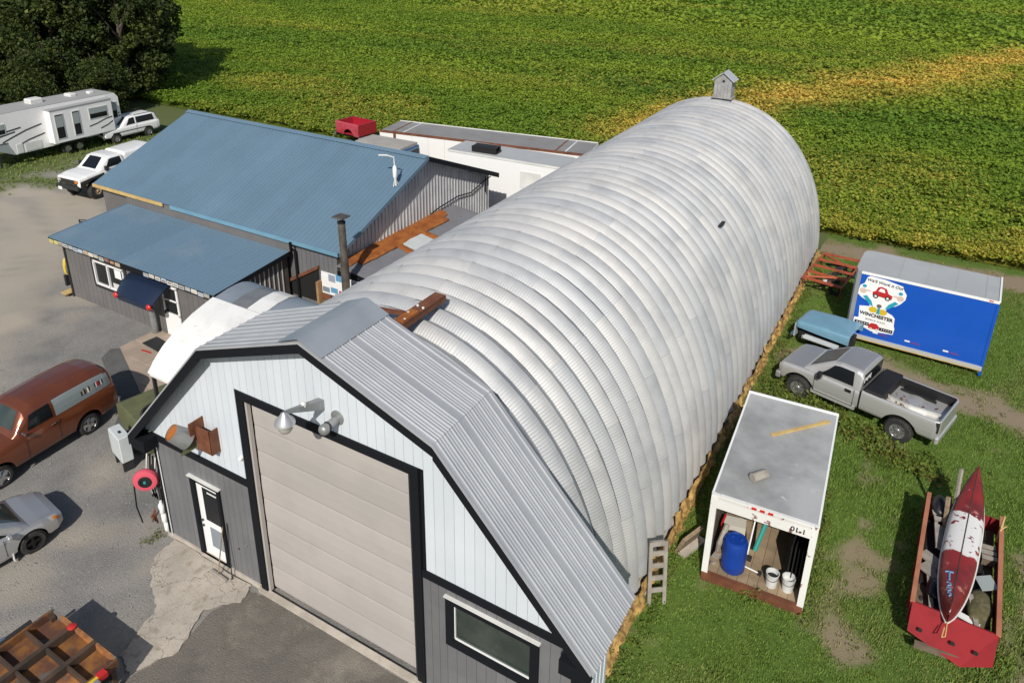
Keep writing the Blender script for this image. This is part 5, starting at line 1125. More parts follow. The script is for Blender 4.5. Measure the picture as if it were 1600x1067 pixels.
def blue_clip():
    t = thing('truck_front_clip', 'light blue truck front end standing between the silver pickup and the blue box', 'truck hood', (9.95, 19.75, 0), R(168), scale=.92)
    # local +x forward
    lo = Loft([(1.12, .70, .95, 1.08), (1.0, .80, .90, 1.16), (0, .84, .88, 1.24), (-1.15, .84, .85, 1.26)], [(1.0, 0), (1.0, .45), (.97, .78), (.90, .94), (.6, 1.0), (0, 1.04)])
    lo.mesh(20, 8, cap=False).build('hood', M['light_blue_paint'], t, 40)
    B((1.10, 0, .72), (.06, 1.5, .62)).build('grille', M['rv_grey'], t)
    for s in (-1, 1): MB().lathe([(.11, 0), (.12, .05), (.02, .07)], (1.10, s*.60, .78), 'X', 14).build('headlight', M['lamp_lens'], t)
    B((1.2, 0, .42), (.1, 1.7, .18)).build('bumper', M['chrome'], t)
    B((-.05, .88, .60), (1.5, .12, .14), .05).build('fender_rail', M['rail_grey'], t); B((-.1, .98, .70), (1.4, .26, .08)).build('fender_rail', M['cabinet_white'], t)
    B((0, 0, .5), (1.9, 1.2, .35)).build('engine_bay', M['soot_shade_black'], t); B((-.9, -.6, .35), (.2, .2, .7)).build('support', M['dark_metal'], t); B((.8, -.5, .3), (.2, .2, .6)).build('support', M['dark_metal'], t)
blue_clip()

def orange_frame():
    t = thing('orange_trailer_frame', 'orange steel implement frame with a draw bar beside the far end of the arch', 'trailer frame', (9.0, 25.9, 0), R(-6))
    P = lambda a, b, r=.05: MB().tube([a, b], r, 6)
    z = .72
    for a, b in (((-.65, -1.75, z), (-.65, 1.75, z)), ((1.05, -1.6, z), (1.05, 1.8, z))): P(a, b, .045).build('rail', M['orange_frame'], t)
    for y in (-1.7, -.85, .0, .85, 1.7): B((.2, y, z), (1.75, .12, .08), .04*y).build('crossbar', M['orange_frame'], t)
    P((-.6, -1.5, z), (1.0, -.6, z)).build('brace', M['orange_frame'], t); P((-.5, 1.5, z), (.9, .6, z)).build('brace', M['orange_frame'], t)
    for x, y in ((-.62, -1.7), (-.62, 1.7), (1.0, -1.6), (1.0, 1.75)): P((x, y, 0), (x, y, z), .04).build('leg', M['rust'], t)
    P((1.05, -.3, .7), (2.6, .1, .55), .04).build('draw_bar', M['dark_metal'], t); P((1.05, .9, .7), (2.6, .5, .55), .04).build('draw_bar', M['dark_metal'], t); P((1.0, 1.6, .7), (3.1, 1.2, .6), .035).build('draw_bar', M['dark_metal'], t)
    for s in (-1.2, 1.3): MB().lathe([(.15, -.08), (.27, -.08), (.30, 0), (.27, .08), (.15, .08)], (.7, s, .30), 'Y', 18, cap=False).build('wheel', M['tyre'], t, 40)
    for k in range(9): B((random.uniform(-.4, .9), random.uniform(-1.5, 1.2), z-.1), (random.uniform(.2, .5), random.uniform(.1, .3), .07), random.uniform(0, 3)).build('bracket', M[random.choice(['dark_metal', 'off_white', 'rust', 'dark_metal'])], t)
    for k in range(6): MB().tube([(random.uniform(-.4, .2), -1.4+.5*k, .45), (random.uniform(.4, 1.0), -1.3+.5*k, .5)], .05, 6).build('bracket', M['dark_metal'], t)
orange_frame()

# ------------------------------------------------------------------ red farm wagon with the upturned canoe and scrap
def wagon():
    t = thing('farm_wagon', 'red wooden farm wagon with plank sides and a sloping red front board, loaded with scrap', 'wagon', (14.72, 8.9, 0), R(-1.5))
    hw, y0, y1, zt = .85, -2.15, 2.1, 1.08
    for s in (-1, 1):
        sd = B((s*hw, (y0+y1)/2, .80), (.05, y1-y0, .56)).build('side', M['wagon_red'], t); B((s*(hw), (y0+y1)/2, zt+.015), (.10, y1-y0, .05)).build('top_rail', M['wagon_plank'], sd)
        for k in range(4): B((s*(hw+.04), y0+.4+k*1.15, .80), (.05, .08, .55)).build('stake', M['wagon_red'], sd)
    n = 8
    for i in range(n): B((-hw+.06+(2*hw-.12)/n*(i+.5), (y0+y1)/2, .56), ((2*hw-.12)/n-.012, y1-y0, .035)).build('floor_board', M['wood_dark'], t)
    fr = MB().prism([(-hw, y0, 1.10), (hw, y0, 1.10), (hw, y0-.45, .62), (.28, y0-.52, .32), (-hw*.98, y0-.40, .60)], (0, .05, -.01)); fr.build('front_board', M['wagon_red'], t)
    for x in (-.6, 0.05, .5): MB().lathe([(.05, 0), (.05, -.03)], (x, y0-.38, .75), 'Y', 8).build('rivet', M['dark_metal'], t)
    B((-.1, y0-.42, .40), (1.1, .08, .16), .12).build('front_beam', M['wood_dark'], t); B((0, y1, .75), (1.7, .05, .45)).build('back_board', M['wagon_red'], t)
    for y in (-1.35, 1.25):
        B((0, y, .42), (1.5, .1, .1)).build('axle', M['dark_metal'], t)
        for s in (-1, 1): wheel(t, s*.62, y, .30, .60, .16, s, 'rust', 5) if False else MB().lathe([(.12, -.08), (.27, -.08), (.30, 0), (.27, .08), (.12, .08)], (s*.66, y, .30), 'X', 18).build('wheel', M['tyre'], t, 40)
    B((0, 0, .48), (.5, 3.8, .1)).build('frame', M['rust'], t)
    W = t.matrix_basis if False else None
    def at(x, y, z): a = R(-1.5); return (14.72+x*math.cos(a)-y*math.sin(a), 8.9+x*math.sin(a)+y*math.cos(a), z)
    # canoe, keel up
    c = thing('canoe', 'upturned red canoe with a peeling white middle band lying on the farm wagon', 'canoe', at(.0, .32, 1.0), R(-4.6))
    def hull(u, v, off=0.0):
        y = -2.72+5.44*u; e = abs(2*u-1); w = .37*(1-e**2.6)**.75+.012; h = .28+.26*e**3.0; k = v*2-1
        x = w*math.copysign(1-(1-abs(k))**1.0, k) if False else w*math.sin(k*math.pi/2); z = h*math.cos(k*math.pi/2)**.62*1.0
        return (x*(1+off), y, z+off*.3+.10+.14*e**2.2*0+.22*(u)*1.0)
    MB().grid(hull, 48, 20).build('hull', M['canoe_paint'], c, 60)
    MB().tube([hull(u, .5, .01) for u in np.linspace(.02, .98, 30)], .014, 6).build('keel', M['rust_frame'], c, 60)
    for v in (0.0, 1.0): MB().tube([hull(u, v, .02) for u in np.linspace(.0, 1, 30)], .022, 6).build('gunwale', M['off_white'], c, 60)
    def mark(pts, m='paint_blue'):
        MB().tube([hull(u, v, .012) for u, v in pts], .022, 5).build('paint_mark', M[m], c, 60)
    for pts in (((.23, .25), (.23, .33), (.23, .43)), ((.23, .35), (.20, .35), (.175, .36)), ((.16, .30), (.155, .38), (.14, .40), (.135, .32)), ((.125, .30), (.12, .38), (.105, .40), (.10, .32)), ((.09, .32), (.085, .40), (.07, .40), (.065, .34))): mark(pts)
    MB().tube([(0, -2.6, .15), (.02, -2.85, .10), (.03, -3.05, .03), (-.03, -3.10, .02), (-.02, -2.85, .08)], .012, 5).build('rope', M['wood_yellow'], c)
    # loose scrap, each its own thing
    def bd(name, lb, cat, c0, d, rz, m, tilt=None, parts=1):
        q = thing(name, lb, cat, at(*c0), rz); rot = Matrix.Rotation(rz*0, 3, 'Z') @ (Matrix.Rotation(tilt[1], 3, tilt[0]) if tilt else Matrix.Identity(3)); MB().box((0, 0, 0), d, rot=rot).build('board', M[m], q); return q
    bd('plywood_sheet', 'pale rectangular board leaning against the left side of the canoe', 'board', (-.42, .55, .98), (.36, .95, .03), .08, 'wood_grey', ('Y', .35))
    q = thing('broken_box', 'grey broken wooden box front beside the canoe on the wagon', 'board', at(-.48, -.35, .92), -.6); B((0, 0, 0), (.75, .30, .05)).build('board', M['wood_grey'], q); B((.12, -.32, -.02), (.5, .34, .04)).build('board', M['wood_grey'], q)
    bd('long_board', 'long narrow grey board lying at the left inside the wagon', 'board', (-.52, -1.2, .82), (.10, 1.7, .035), .12, 'wood_grey', ('X', .08))
    bd('grey_strip', 'grey strip of wood lying to the right of the canoe tip', 'board', (.42, -1.55, .85), (.10, 1.2, .035), .18, 'wood_grey', ('X', .1))
    bd('white_lath', 'white painted slat under the front of the canoe', 'board', (.18, -1.62, .78), (.75, .16, .03), -.25, 'white_paint')
    bd('grey_offcut', 'small grey square of board on the right of the canoe', 'board', (.60, -.45, .96), (.36, .42, .03), .4, 'rv_grey', ('Y', -.25))
    q = thing('upright_post', 'tall grey post leaning up out of the back of the wagon', 'post', at(-.20, 1.75, .6)); MB().tube([(0, 0, 0), (-.08, .35, 1.55)], .05, 4).build('post', M['wood_grey'], q)
    q = thing('short_post', 'short brown post leaning beside the pallet in the wagon', 'post', at(-.38, 1.2, .6)); MB().tube([(.02, -.2, 0), (-.06, .3, 1.0)], .055, 4).build('post', M['wood'], q)
    q = thing('pallet', 'broken grey pallet leaning at the back of the wagon', 'pallet', at(-.30, 1.55, 1.0), .25)
    for k in range(3): MB().box((0, -.22+.22*k, .02*k), (.85, .13, .03), rot=Matrix.Rotation(.25, 3, 'X')).build('slat', M['wood_grey'], q)
    for x in (-.36, .1, .36): MB().box((x, 0, -.05), (.07, .6, .08), rot=Matrix.Rotation(.25, 3, 'X')).build('bearer', M['wood_grey'], q)
    q = thing('splintered_stick', 'pale yellow splintered stick standing at the right side of the wagon', 'stick', at(.82, 1.45, 1.08)); MB().tube([(0, 0, -.3), (.02, .12, .45)], .05, 5, r2=.02).build('stick', M['wood_yellow'], q); MB().tube([(.0, .02, .1), (.12, .06, .22)], .025, 5, r2=.01).build('stick', M['wood_yellow'], q)
    q = thing('grey_crate', 'grey slatted crate wedged between the canoe and the right wagon side', 'crate', at(.62, .75, .85), .1)
    for k in range(3): B((0, -.22+.2*k, .08), (.34, .12, .03)).build('slat', M['wood_grey'], q)
    B((0, 0, -.05), (.3, .5, .2)).build('body', M['wood_dark'], q)
    def bag(lb, c0, sc, m, seed):
        q = thing('rubbish_bag', lb, 'bag', at(*c0))
        mb = MB(); 
        def S(u, v):
            a = u*2*math.pi; b = v*math.pi; r = 1+.35*(float(noise2(u*7, v*6, 1, seed))-.5)
            return (sc[0]*r*math.sin(b)*math.cos(a), sc[1]*r*math.sin(b)*math.sin(a), sc[2]*r*math.cos(b))
        mb.grid(lambda u, v: S(u % 1.0, v), 22, 12); mb.build('bag', M[m], q, 70)
    bag('shiny black rubbish bag in the wagon left of the canoe tip', (-.38, -1.15, .78), (.26, .36, .2), 'bag_black', 2)
    bag('second black rubbish bag behind the broken box front', (-.45, -.7, .74), (.22, .3, .18), 'bag_black', 5)
    bag('black tarpaulin heap at the back left corner of the wagon', (-.52, 1.75, .92), (.30, .42, .3), 'bag_black', 9)
    bag('heap of grey-green straw and brush in the front right of the wagon', (.52, -1.15, .74), (.28, .55, .2), 'straw', 11)
    B((-.1, .5, .64), (1.3, 2.8, .1)).build('load_bed', M['soot_shade_black'], t)
mat('bag_black', (.012, .012, .014), .3); mat('straw', (.14, .12, .065), .9, 0, (.08, .075, .03), 6, bump=1, bs=20)
def canoe_material():
    m = mat('canoe_paint', (.24, .020, .020), .5, 0, (.13, .018, .02), 1.8, rust=(.42, .16, .13), rs=2.0, rt=.58); t = m.node_tree; N = t.nodes; L = t.links
    b = N['Principled BSDF']; cur = b.inputs['Base Color'].links[0].from_socket
    tc = N.new('ShaderNodeTexCoord'); sp = N.new('ShaderNodeSeparateXYZ'); L.new(tc.outputs['Object'], sp.inputs[0])
    nz = N.new('ShaderNodeTexNoise'); nz.inputs['Scale'].default_value = 3.5; nz.inputs['Detail'].default_value = 6; L.new(tc.outputs['Object'], nz.inputs[0])
    a = N.new('ShaderNodeMath'); a.operation = 'MULTIPLY_ADD'; L.new(nz.outputs['Fac'], a.inputs[0]); a.inputs[1].default_value = .5; L.new(sp.outputs[1], a.inputs[2])
    def step(v, lo, hi): n = N.new('ShaderNodeMapRange'); n.inputs[1].default_value = lo; n.inputs[2].default_value = hi; L.new(v, n.inputs[0]); return n.outputs[0]
    mu = N.new('ShaderNodeMath'); mu.operation = 'MULTIPLY'; L.new(step(a.outputs[0], -.42, -.38), mu.inputs[0]); L.new(step(a.outputs[0], 1.16, 1.12), mu.inputs[1])
    n2 = N.new('ShaderNodeTexNoise'); n2.inputs['Scale'].default_value = 5; n2.inputs['Detail'].default_value = 8; L.new(tc.outputs['Object'], n2.inputs[0])
    m2 = N.new('ShaderNodeMath'); m2.operation = 'MULTIPLY'; L.new(mu.outputs[0], m2.inputs[0]); L.new(step(n2.outputs['Fac'], .62, .58), m2.inputs[1])
    mx = N.new('ShaderNodeMix'); mx.data_type = 'RGBA'; L.new(m2.outputs[0], mx.inputs[0]); L.new(cur, mx.inputs[6]); mx.inputs[7].default_value = (.66, .65, .63, 1); L.new(mx.outputs[2], b.inputs['Base Color'])
canoe_material()
wagon()

# ladder-like pallet and timber block at the foot of the arch
t = thing('plank_ladder', 'grey wooden ladder frame leaning against the foot of the arch panels', 'ladder', (8.52, 4.62, 0), R(-52))
t.scale = (.8,)*3
rot = Matrix.Rotation(R(-9), 3, 'Y')
def lad(y, z, d): MB().box(tuple(rot @ Vector((0, y, z))), d, rot=rot).build('stile' if d[2] > 1 else 'rung', M['wood_grey'], t)
for s_ in (-1, 1): lad(s_*.235, 1.1, (.07, .11, 2.2))
for k in range(4): lad(0, .52+.42*k, (.045, .37, .15))
lad(0, 2.12, (.08, .58, .16))
t = thing('timber_block', 'grey-yellow timber slab leaning beside the foam skirt near the truck box', 'timber', (8.62, 6.75, 0), R(-20)); MB().box((0, 0, .32), (.10, .75, .62), rot=Matrix.Rotation(.35, 3, 'Y')).build('slab', M['wood'], t); B((.02, .1, .05), (.3, .9, .1)).build('footing', M['concrete_edge'], t)

# ------------------------------------------------------------------ left of the gambrel front: rusty deck, cabinet, trailer, hose reel
def rusty_deck():
    t = thing('rusty_platform', 'rusty steel platform of square pans in a dark grid frame near the concrete pad', 'platform', (-1.78, -4.42, 0), R(-1.0))
    hx, hy, z = 1.18, 1.0, .90
    nx, ny = 3, 4; xs = np.linspace(-hx, hx, nx+1); ys = np.linspace(-1.55, hy, ny+1)
    for i in range(nx):
        for j in range(ny): B(((xs[i]+xs[i+1])/2, (ys[j]+ys[j+1])/2, z-.19), (xs[i+1]-xs[i]-.04, ys[j+1]-ys[j]-.04, .02)).build('pan', M['rust_plate'], t)
    for i, x in enumerate(xs): B((x, (ys[0]+ys[-1])/2, z-.085), (.11 if 0 < i < nx else .06, ys[-1]-ys[0], .21)).build('rail', M['rust_frame'] if 0 < i < nx else M['rust_plate'], t)
    for j, y in enumerate(ys): B((0, y, z-.095), (2*hx-.06, .05, .17)).build('crossbar', M['rust_frame'] if 0 < j < ny else M['rust_plate'], t)
    for x, y in ((-hx+.1, hy-.1), (hx-.1, hy-.1), (-hx+.1, -1.4), (hx-.1, -1.4)): B((x, y, .42), (.10, .10, .84)).build('leg', M['rust_frame'], t)
    B((0, -.2, .55), (2.2, 2.2, .3)).build('base_frame', M['soot_shade_black'], t)
    MB().lathe([(.09, 0), (.10, .03), (.05, .06)], (-.35, hy-.06, z+.02), 'Z', 12).build('cap', M['red'], t, 40); B((hx+.06, .62, z-.02), (.16, .18, .12)).build('cap', M['red'], t)
    B((hx+.05, .36, z), (.07, .36, .05), -.05).build('bar', M['yellow'], t); MB().tube([(-hx-.08, -.9, z+.03), (-hx-.08, .55, z+.03)], .045, 6).build('bar', M['dark_metal'], t); MB().tube([(-hx-.1, -.9, z+.06), (-hx-.1, .0, z+.06)], .03, 6).build('bar', M['chrome'], t)
    B((hx+.10, .44, z-.03), (.2, .14, .1)).build('winch', M['galv_pipe'], t)
    for k in range(5): MB().tube([(hx+.1+.06*k, .1-.12*k, .15), (hx+.2, -.1-.1*k, .5), (hx+.08, -.3-.05*k, .3)], .03, 5).build('linkage', M['dark_metal' if k % 2 else 'galv_pipe'], t)
rusty_deck()
t = thing('army_trailer', 'army green canvas-covered trailer behind the left corner of the gambrel front', 'trailer', (-7.35, 2.45, 0), R(-14))
MB().prism([(-1.0, -.75, .62), (1.2, -.75, .62), (1.2, -.75, 1.25), (.9, -.75, 1.35), (-.7, -.75, 1.35), (-1.0, -.75, 1.2)], (0, 1.6, 0)).build('canvas_cover', M['army_green'], t, 0, .05)
B((.1, 0, .52), (2.2, 1.4, .2)).build('bed', M['army_green'], t)
for s in (-1, 1):
    MB().lathe([(.15, -.1), (.34, -.1), (.38, 0), (.34, .1), (.15, .1)], (.1, s*.8, .38), 'Y', 20).build('wheel', M['tyre'], t, 40)
MB().tube([(.9*math.cos(a)*.5+.55, .55*math.sin(a)*.9, 1.38) for a in np.linspace(0, 6.28, 24)], .05, 6).build('spare_tyre', M['tyre'], t, 60)
MB().tube([(1.1, 0, .5), (2.0, -.1, .45)], .05, 6).build('tongue', M['army_green'], t)
t = thing('steel_cabinet', 'pale grey steel cabinet standing in front of the army green trailer', 'cabinet', (-7.1, 1.12, 0), R(-14))
MB().cbox((0, 0, .80), (.80, .34, .86), .02).build('body', M['cabinet_white'], t); B((0, -.18, .80), (.72, .02, .78)).build('door', M['cabinet_white'], t); B((.05, 0, 1.232), (.14, .08, .01)).build('vent', M['dark_metal'], t)
for sx in (-.3, .3): B((sx, 0, .19), (.08, .3, .38)).build('leg', M['dark_metal'], t)
t = thing('cable_bundle', 'tangle of black and white cables hanging at the left corner of the gambrel front', 'cables', (-4.35, .35, 0))
for k in range(7): MB().tube([(-.35+.12*k, .1, 1.9), (-.38+.12*k+.05*(k % 3), -.05, 1.1), (-.2+.1*k, -.05, .6), (-.05+.08*k, .05, 1.3)], .025, 6).build('cable', M['black_trim' if k % 3 else 'off_white'], t, 60)
B((.35, .35, 1.0), (.9, .12, 2.0)).build('backboard', M['army_green'], t); MB().lathe([(.16, -.06), (.32, -.06), (.34, 0), (.32, .06), (.16, .06)], (.2, .15, .75), 'Y', 18).build('tyre', M['tyre'], t, 40)
t = thing('hose_reel', 'pink hose reel with a black hub on the left corner of the gambrel front', 'hose reel', (-4.12, -.05, 0), R(42))
t.scale = (1.0, .75, 1.0)
MB().lathe([(.10, .12), (.26, .12), (.31, .06), (.33, -.05), (.30, -.14), (.22, -.17), (.14, -.16)], (0, 0, 1.62), 'Y', 26).build('reel_shell', M['pink'], t, 40)
MB().lathe([(.17, -.165), (.17, -.19), (.11, -.20), (.10, -.17)], (0, 0, 1.62), 'Y', 22).build('hub', M['black_plastic'], t, 40); MB().lathe([(.04, -.17), (.04, -.21)], (0, 0, 1.62), 'Y', 10).build('axle_cap', M['teal'], t)
B((.18, .1, 1.85), (.1, .05, .3)).build('bracket', M['dark_metal'], t); B((.25, .1, .8), (.06, .06, 1.6)).build('stand', M['dark_metal'], t); MB().tube([(-.30, -.05, 1.6), (-.34, -.08, .8), (-.25, -.15, .3)], .02, 6).build('hose', M['black_trim'], t)
t = thing('metal_clutter', 'rusty brown hooks and white jugs standing at the left corner of the gambrel front', 'scrap', (-3.72, -.12, 0))
for k in range(3): MB().lathe([(.07, 0), (.08, .02), (.08, .26), (.035, .34), (.035, .38)], (.02, .16-.03*k, .04+.32*k), 'Z', 12).build('jug', M['white_paint'], t, 50)
for k in range(4): MB().tube([(-.12, -.05*k, .35+.1*k), (-.02, -.1, .8), (.06, -.12, .95-.05*k)], .03, 6).build('hook', M['rust'], t, 60)
t = thing('push_broom', 'push broom with a wide grey head leaning beside the white entrance door', 'broom', (-1.25, -.34, 0))
MB().cbox((0, 0, .085), (.62, .10, .07), .02, -.05).build('head', M['wood_grey'], t); B((0, 0, .03), (.60, .08, .06), -.05).build('bristles', M['dark_metal'], t); MB().tube([(0, 0, .12), (.06, .29, 1.45)], .016, 6).build('handle', M['wood'], t)
t = thing('pole', 'thin dark pole leaning against the grey siding right of the broom', 'pole', (-.92, -.20, 0)); MB().tube([(0, 0, 0), (-.12, .17, 1.6)], .014, 6).build('shaft', M['dark_metal'], t); MB().tube([(0, 0, 0), (.05, -.06, .1)], .02, 6).build('tip', M['dark_metal'], t)

# ------------------------------------------------------------------ behind the house
def trailers():
    t = thing('semi_trailer', 'long white semi-trailer with a rusty grey roof at the edge of the field', 'trailer', (-18.6, 27.55, 0), R(9.2))
    L_, W_, H_ = 13.6, 2.7, 2.9
    B((L_/2, W_/2, H_-.03), (L_, W_, .06)).build('roof', M['trailer_roof'], t)
    for k, x in enumerate((.9, 1.6, 11.7, 12.3)): B((x, W_/2, H_+.006), (.10, W_-.04, .012)).build('roof_bow', M['off_white' if k % 2 else 'rust'], t)
    n = 12
    for s, y in ((-1, .02), (1, W_-.02)):
        for i in range(n): B((L_/n*(i+.5), y, (H_+1.1)/2), (L_/n-.012, .05, H_-1.2)).build('side_panel', M['trailer_white'], t)
        B((L_/2, y+s*.02, H_-.03), (L_, .06, .14)).build('top_rail', M['rust'] if s < 0 else M['off_white'], t); B((L_/2, y, 1.05), (L_, .06, .14)).build('bottom_rail', M['rail_grey'], t)
    for x in (.0, L_): B((x, W_/2, (H_+1.05)/2), (.06, W_, H_-1.1)).build('end_panel', M['trailer_white'], t)
    B((1.05, -.015, 2.35), (.18, .03, .9)).build('stain_strip', M['rust'], t)
    B((L_/2, W_/2, .85), (L_-1, 1.0, .25)).build('chassis', M['dark_metal'], t)
    for x in (10.3, 11.5):
        for y in (.3, W_-.3): MB().lathe([(.2, -.14), (.45, -.14), (.5, 0), (.45, .14), (.2, .14)], (x, y, .5), 'Y', 18).build('wheel', M['tyre'], t, 40)
    for y in (.5, W_-.5): B((2.5, y, .5), (.12, .12, 1.0)).build('landing_leg', M['dark_metal'], t)
    t = thing('box_van_body', 'white box body with a grey roof standing in front of the long semi-trailer', 'truck box', (-10.62, 23.58, 0), R(3.0))
    L_, W_, H_ = 6.9, 1.95, 3.9; pr = [(0, 0), (L_-.3, 0), (L_-.06, .08), (L_, .3), (L_, W_-.3), (L_-.3, W_), (0, W_)]
    MB().prism([(x, y, H_-.08) for x, y in pr], (0, 0, .08)).build('roof', M['box_roof'], t); MB().prism([(x*.999+.002, y*.998+.002, .7) for x, y in pr], (0, 0, H_-.80)).build('body', M['white_paint'], t)
    B((L_/2-.1, -.01, H_-.06), (L_-.3, .04, .09)).build('roof_rail', M['off_white'], t); B((5.0, -.012, 2.9), (1.2, .02, .9)).build('hatch', M['off_white'], t)
    for x in (1.5, 5.2):
        for y in (.2, W_-.2): MB().lathe([(.2, -.12), (.42, -.12), (.46, 0), (.42, .12), (.2, .12)], (x, y, .46), 'Y', 18).build('wheel', M['tyre'], t, 40)
    B((L_/2, W_/2, .6), (L_-.6, .9, .2)).build('chassis', M['dark_metal'], t)
    q = thing('black_crate', 'black slatted crate lying on the roof of the white box body', 'crate', (-8.55, 24.2, 3.91), R(6)); B((0, 0, .06), (1.45, .62, .05)).build('base', M['black_plastic'], q)
    for y in (-.28, .28): B((0, y, .20), (1.45, .05, .28)).build('side', M['black_plastic'], q)
    for k in range(8): B((-.62+.177*k, 0, .33), (.13, .60, .03)).build('slat', M['dark_metal'], q)
trailers()
def truck_bed():
    t = thing('pickup_bed', 'red pickup truck bed standing on the ground beyond the blue roof ridge', 'truck bed', (-24.0, 31.4, .42), R(-6))
    # local x: tailgate at -x side facing camera-left
    for s in (-1, 1):
        lo = Loft([(-1.15, .86, .70, 1.55), (-.2, .88, .66, 1.55), (1.15, .88, .66, 1.55)], [(.96, 0), (1, .2), (1.02, .6), (1.0, .92), (.96, 1.0), (.90, 1.0), (.90, .3)], [(.1, .62, .50)])
        (lo.mesh(24, 10, t0=0, t1=1, cap=False) if s < 0 else lo.mesh(24, 10, t0=1, t1=2, cap=False)).build('bed_side', M['faded_red' if s < 0 else 'pickup_red'], t, 40)
    B((-1.16, 0, 1.12), (.06, 1.7, .84)).build('tailgate', M['pickup_red'], t); B((1.15, 0, 1.15), (.05, 1.7, .8)).build('headboard', M['pickup_red'], t); B((0, 0, .72), (2.3, 1.6, .05)).build('floor', M['pickup_red'], t)
    MB().cbox((-1.32, 0, .55), (.2, 1.8, .22), .04).build('bumper', M['chrome'], t); MB().cbox((1.35, -.5, .55), (.5, .8, .16), .04).build('step', M['galv_pipe'], t)
    for s in (-1, 1): MB().lathe([(.18, -.1), (.34, -.1), (.40, 0), (.34, .1), (.18, .1)], (.1, s*.78, -.02), 'Y', 18).build('wheel', M['tyre'], t, 40)
    B((0, 0, .5), (2.0, .8, .2)).build('frame', M['dark_metal'], t)
    t = thing('blue_van', 'blue van with a tan roof parked behind the ridge of the blue-roofed house', 'van', (-18.45, 25.75, 0), R(1))
    lo = Loft([(0, .98, .5, 2.82), (.15, 1.0, .45, 2.86), (3.4, 1.0, .45, 2.86), (3.55, .98, .5, 2.8)], [(.98, 0), (1, .2), (1, .6), (.97, .84), (.93, .94), (.86, .97)])
    lo.mesh(12, 8, t0=0, t1=1).build('body', M['truck_blue'], t, 40); lo.mesh(12, 8, t0=1, t1=2).build('body', M['truck_blue'], t, 40)
    o0 = B((1.77, 0, 2.80), (3.4, 1.70, .16)).build('roof', M['tan_roof'], t)
    B((1.77, 0, 1.65), (3.5, 1.88, 2.1)).build('body', M['truck_blue'], t)
    for y in (-.45, .45): f = B((3.56, y, 2.30), (.03, .8, .6)).build('rear_window', M['light_blue_paint'], t); B((3.575, y, 2.30), (.02, .72, .52)).build('pane', M['glass'], f)
    for x in (.5, 2.8):
        for s in (-1, 1): MB().lathe([(.18, -.1), (.32, -.1), (.35, 0), (.32, .1), (.18, .1)], (x, s*.88, .35), 'Y', 18).build('wheel', M['tyre'], t, 40)
    t = thing('dark_bin', 'black bin with a white strip behind the arch beside the white box body', 'bin', (-5.6, 22.4, 0), R(10)); MB().cbox((0, 0, .9), (1.4, 1.0, 1.8), .05).build('bin', M['black_plastic'], t); B((0, -.52, 1.55), (1.3, .03, .12)).build('strip', M['white_paint'], t)
    t = thing('blue_tarp_crate', 'blue crate on the ground behind the gable wall of the house', 'crate', (-6.2, 22.7, 0), R(8)); MB().cbox((0, 0, .5), (1.1, .9, 1.0), .04).build('crate', M['truck_blue'], t); B((0, 0, 1.02), (1.0, .8, .04)).build('lid', M['dark_metal'], t)
truck_bed()

# ------------------------------------------------------------------ vegetation
def value_tone(n): return np.repeat(rng.uniform(0, 1, n), 4)
def crop():
    Vs, Fs, T, Rp = [], [], [], []; k = 0
    def band(x0, x1, y0, y1, dens, nl, hs, ls, spread, cond=None):
        nonlocal k
        n = int((x1-x0)*(y1-y0)*dens); x = rng.uniform(x0, x1, n); y = rng.uniform(y0, y1, n)
        edge = 31.75+.35*noise2(x, 0*x, 1.7, 6); keep = y > edge
        if cond is not None: keep &= cond(x, y)
        x, y = x[keep], y[keep]; n = len(x); h = hs*(.75+.5*rng.uniform(0, 1, n))*(.8+.4*noise2(x, y, 1.1, 77))
        X = np.repeat(x, nl)+rng.normal(0, spread, n*nl); Y = np.repeat(y, nl)+rng.normal(0, spread, n*nl); Z = np.repeat(h, nl)*rng.uniform(.45, 1.0, n*nl)**.5
        V, F = leaf_quads(np.stack([X, Y, Z], 1), ls*rng.uniform(.7, 1.3, n*nl), .36, .85)
        rp = np.clip(np.repeat(ripe_f(x, y), nl)*1.0+rng.normal(0, .16, n*nl)*np.repeat(ripe_f(x, y) > .04, nl), 0, 1)
        Vs.append(V); Fs.append(F+k); k += len(V); T.append(np.repeat(np.clip(.72*np.repeat(lush_f(x, y), nl)+.45*rng.uniform(0, 1, n*nl)-.1, 0, 1), 4)); Rp.append(np.repeat(rp, 4))
    band(3, 36, 31.6, 36, 16, 24, .72, .13, .17)
    band(-80, 40, 31.6, 58, 9.5, 13, .68, .19, .21, lambda x, y: ((x > 2) | (y > 32.2+1.0*((x > -20)))) & ((x < 3) | (y > 36)))
    band(-120, 60, 58, 110, 4.2, 9, .70, .28, .30)
    band(-190, 80, 110, 215, .9, 7, .75, .6, .6)
    o = link('crop', np_mesh('crop', np.concatenate(Vs), np.concatenate(Fs), M['soy_leaf'], {'tone': np.concatenate(T), 'ripe': np.concatenate(Rp)})); o['kind'] = 'stuff'
crop()
def blades(n, x, y, h, w, bend, nb):
    X = np.repeat(x, nb)+rng.normal(0, .05, n*nb); Y = np.repeat(y, nb)+rng.normal(0, .05, n*nb); H = np.repeat(h, nb)*rng.uniform(.5, 1.2, n*nb); a = rng.uniform(0, 2*np.pi, n*nb); b = bend*rng.uniform(.3, 1, n*nb)*H
    dx, dy = np.cos(a), np.sin(a); ww = w*rng.uniform(.7, 1.3, n*nb); P = np.stack([X, Y, np.zeros_like(X)], 1); S = np.stack([-dy*ww, dx*ww, np.zeros_like(X)], 1)
    m = P+np.stack([dx*b*.35, dy*b*.35, H*.6], 1); tp = P+np.stack([dx*b, dy*b, H], 1)
    return np.stack([P-S, P+S, m+S*.8, tp], 1).reshape(-1, 3), np.arange(4*n*nb).reshape(-1, 4)
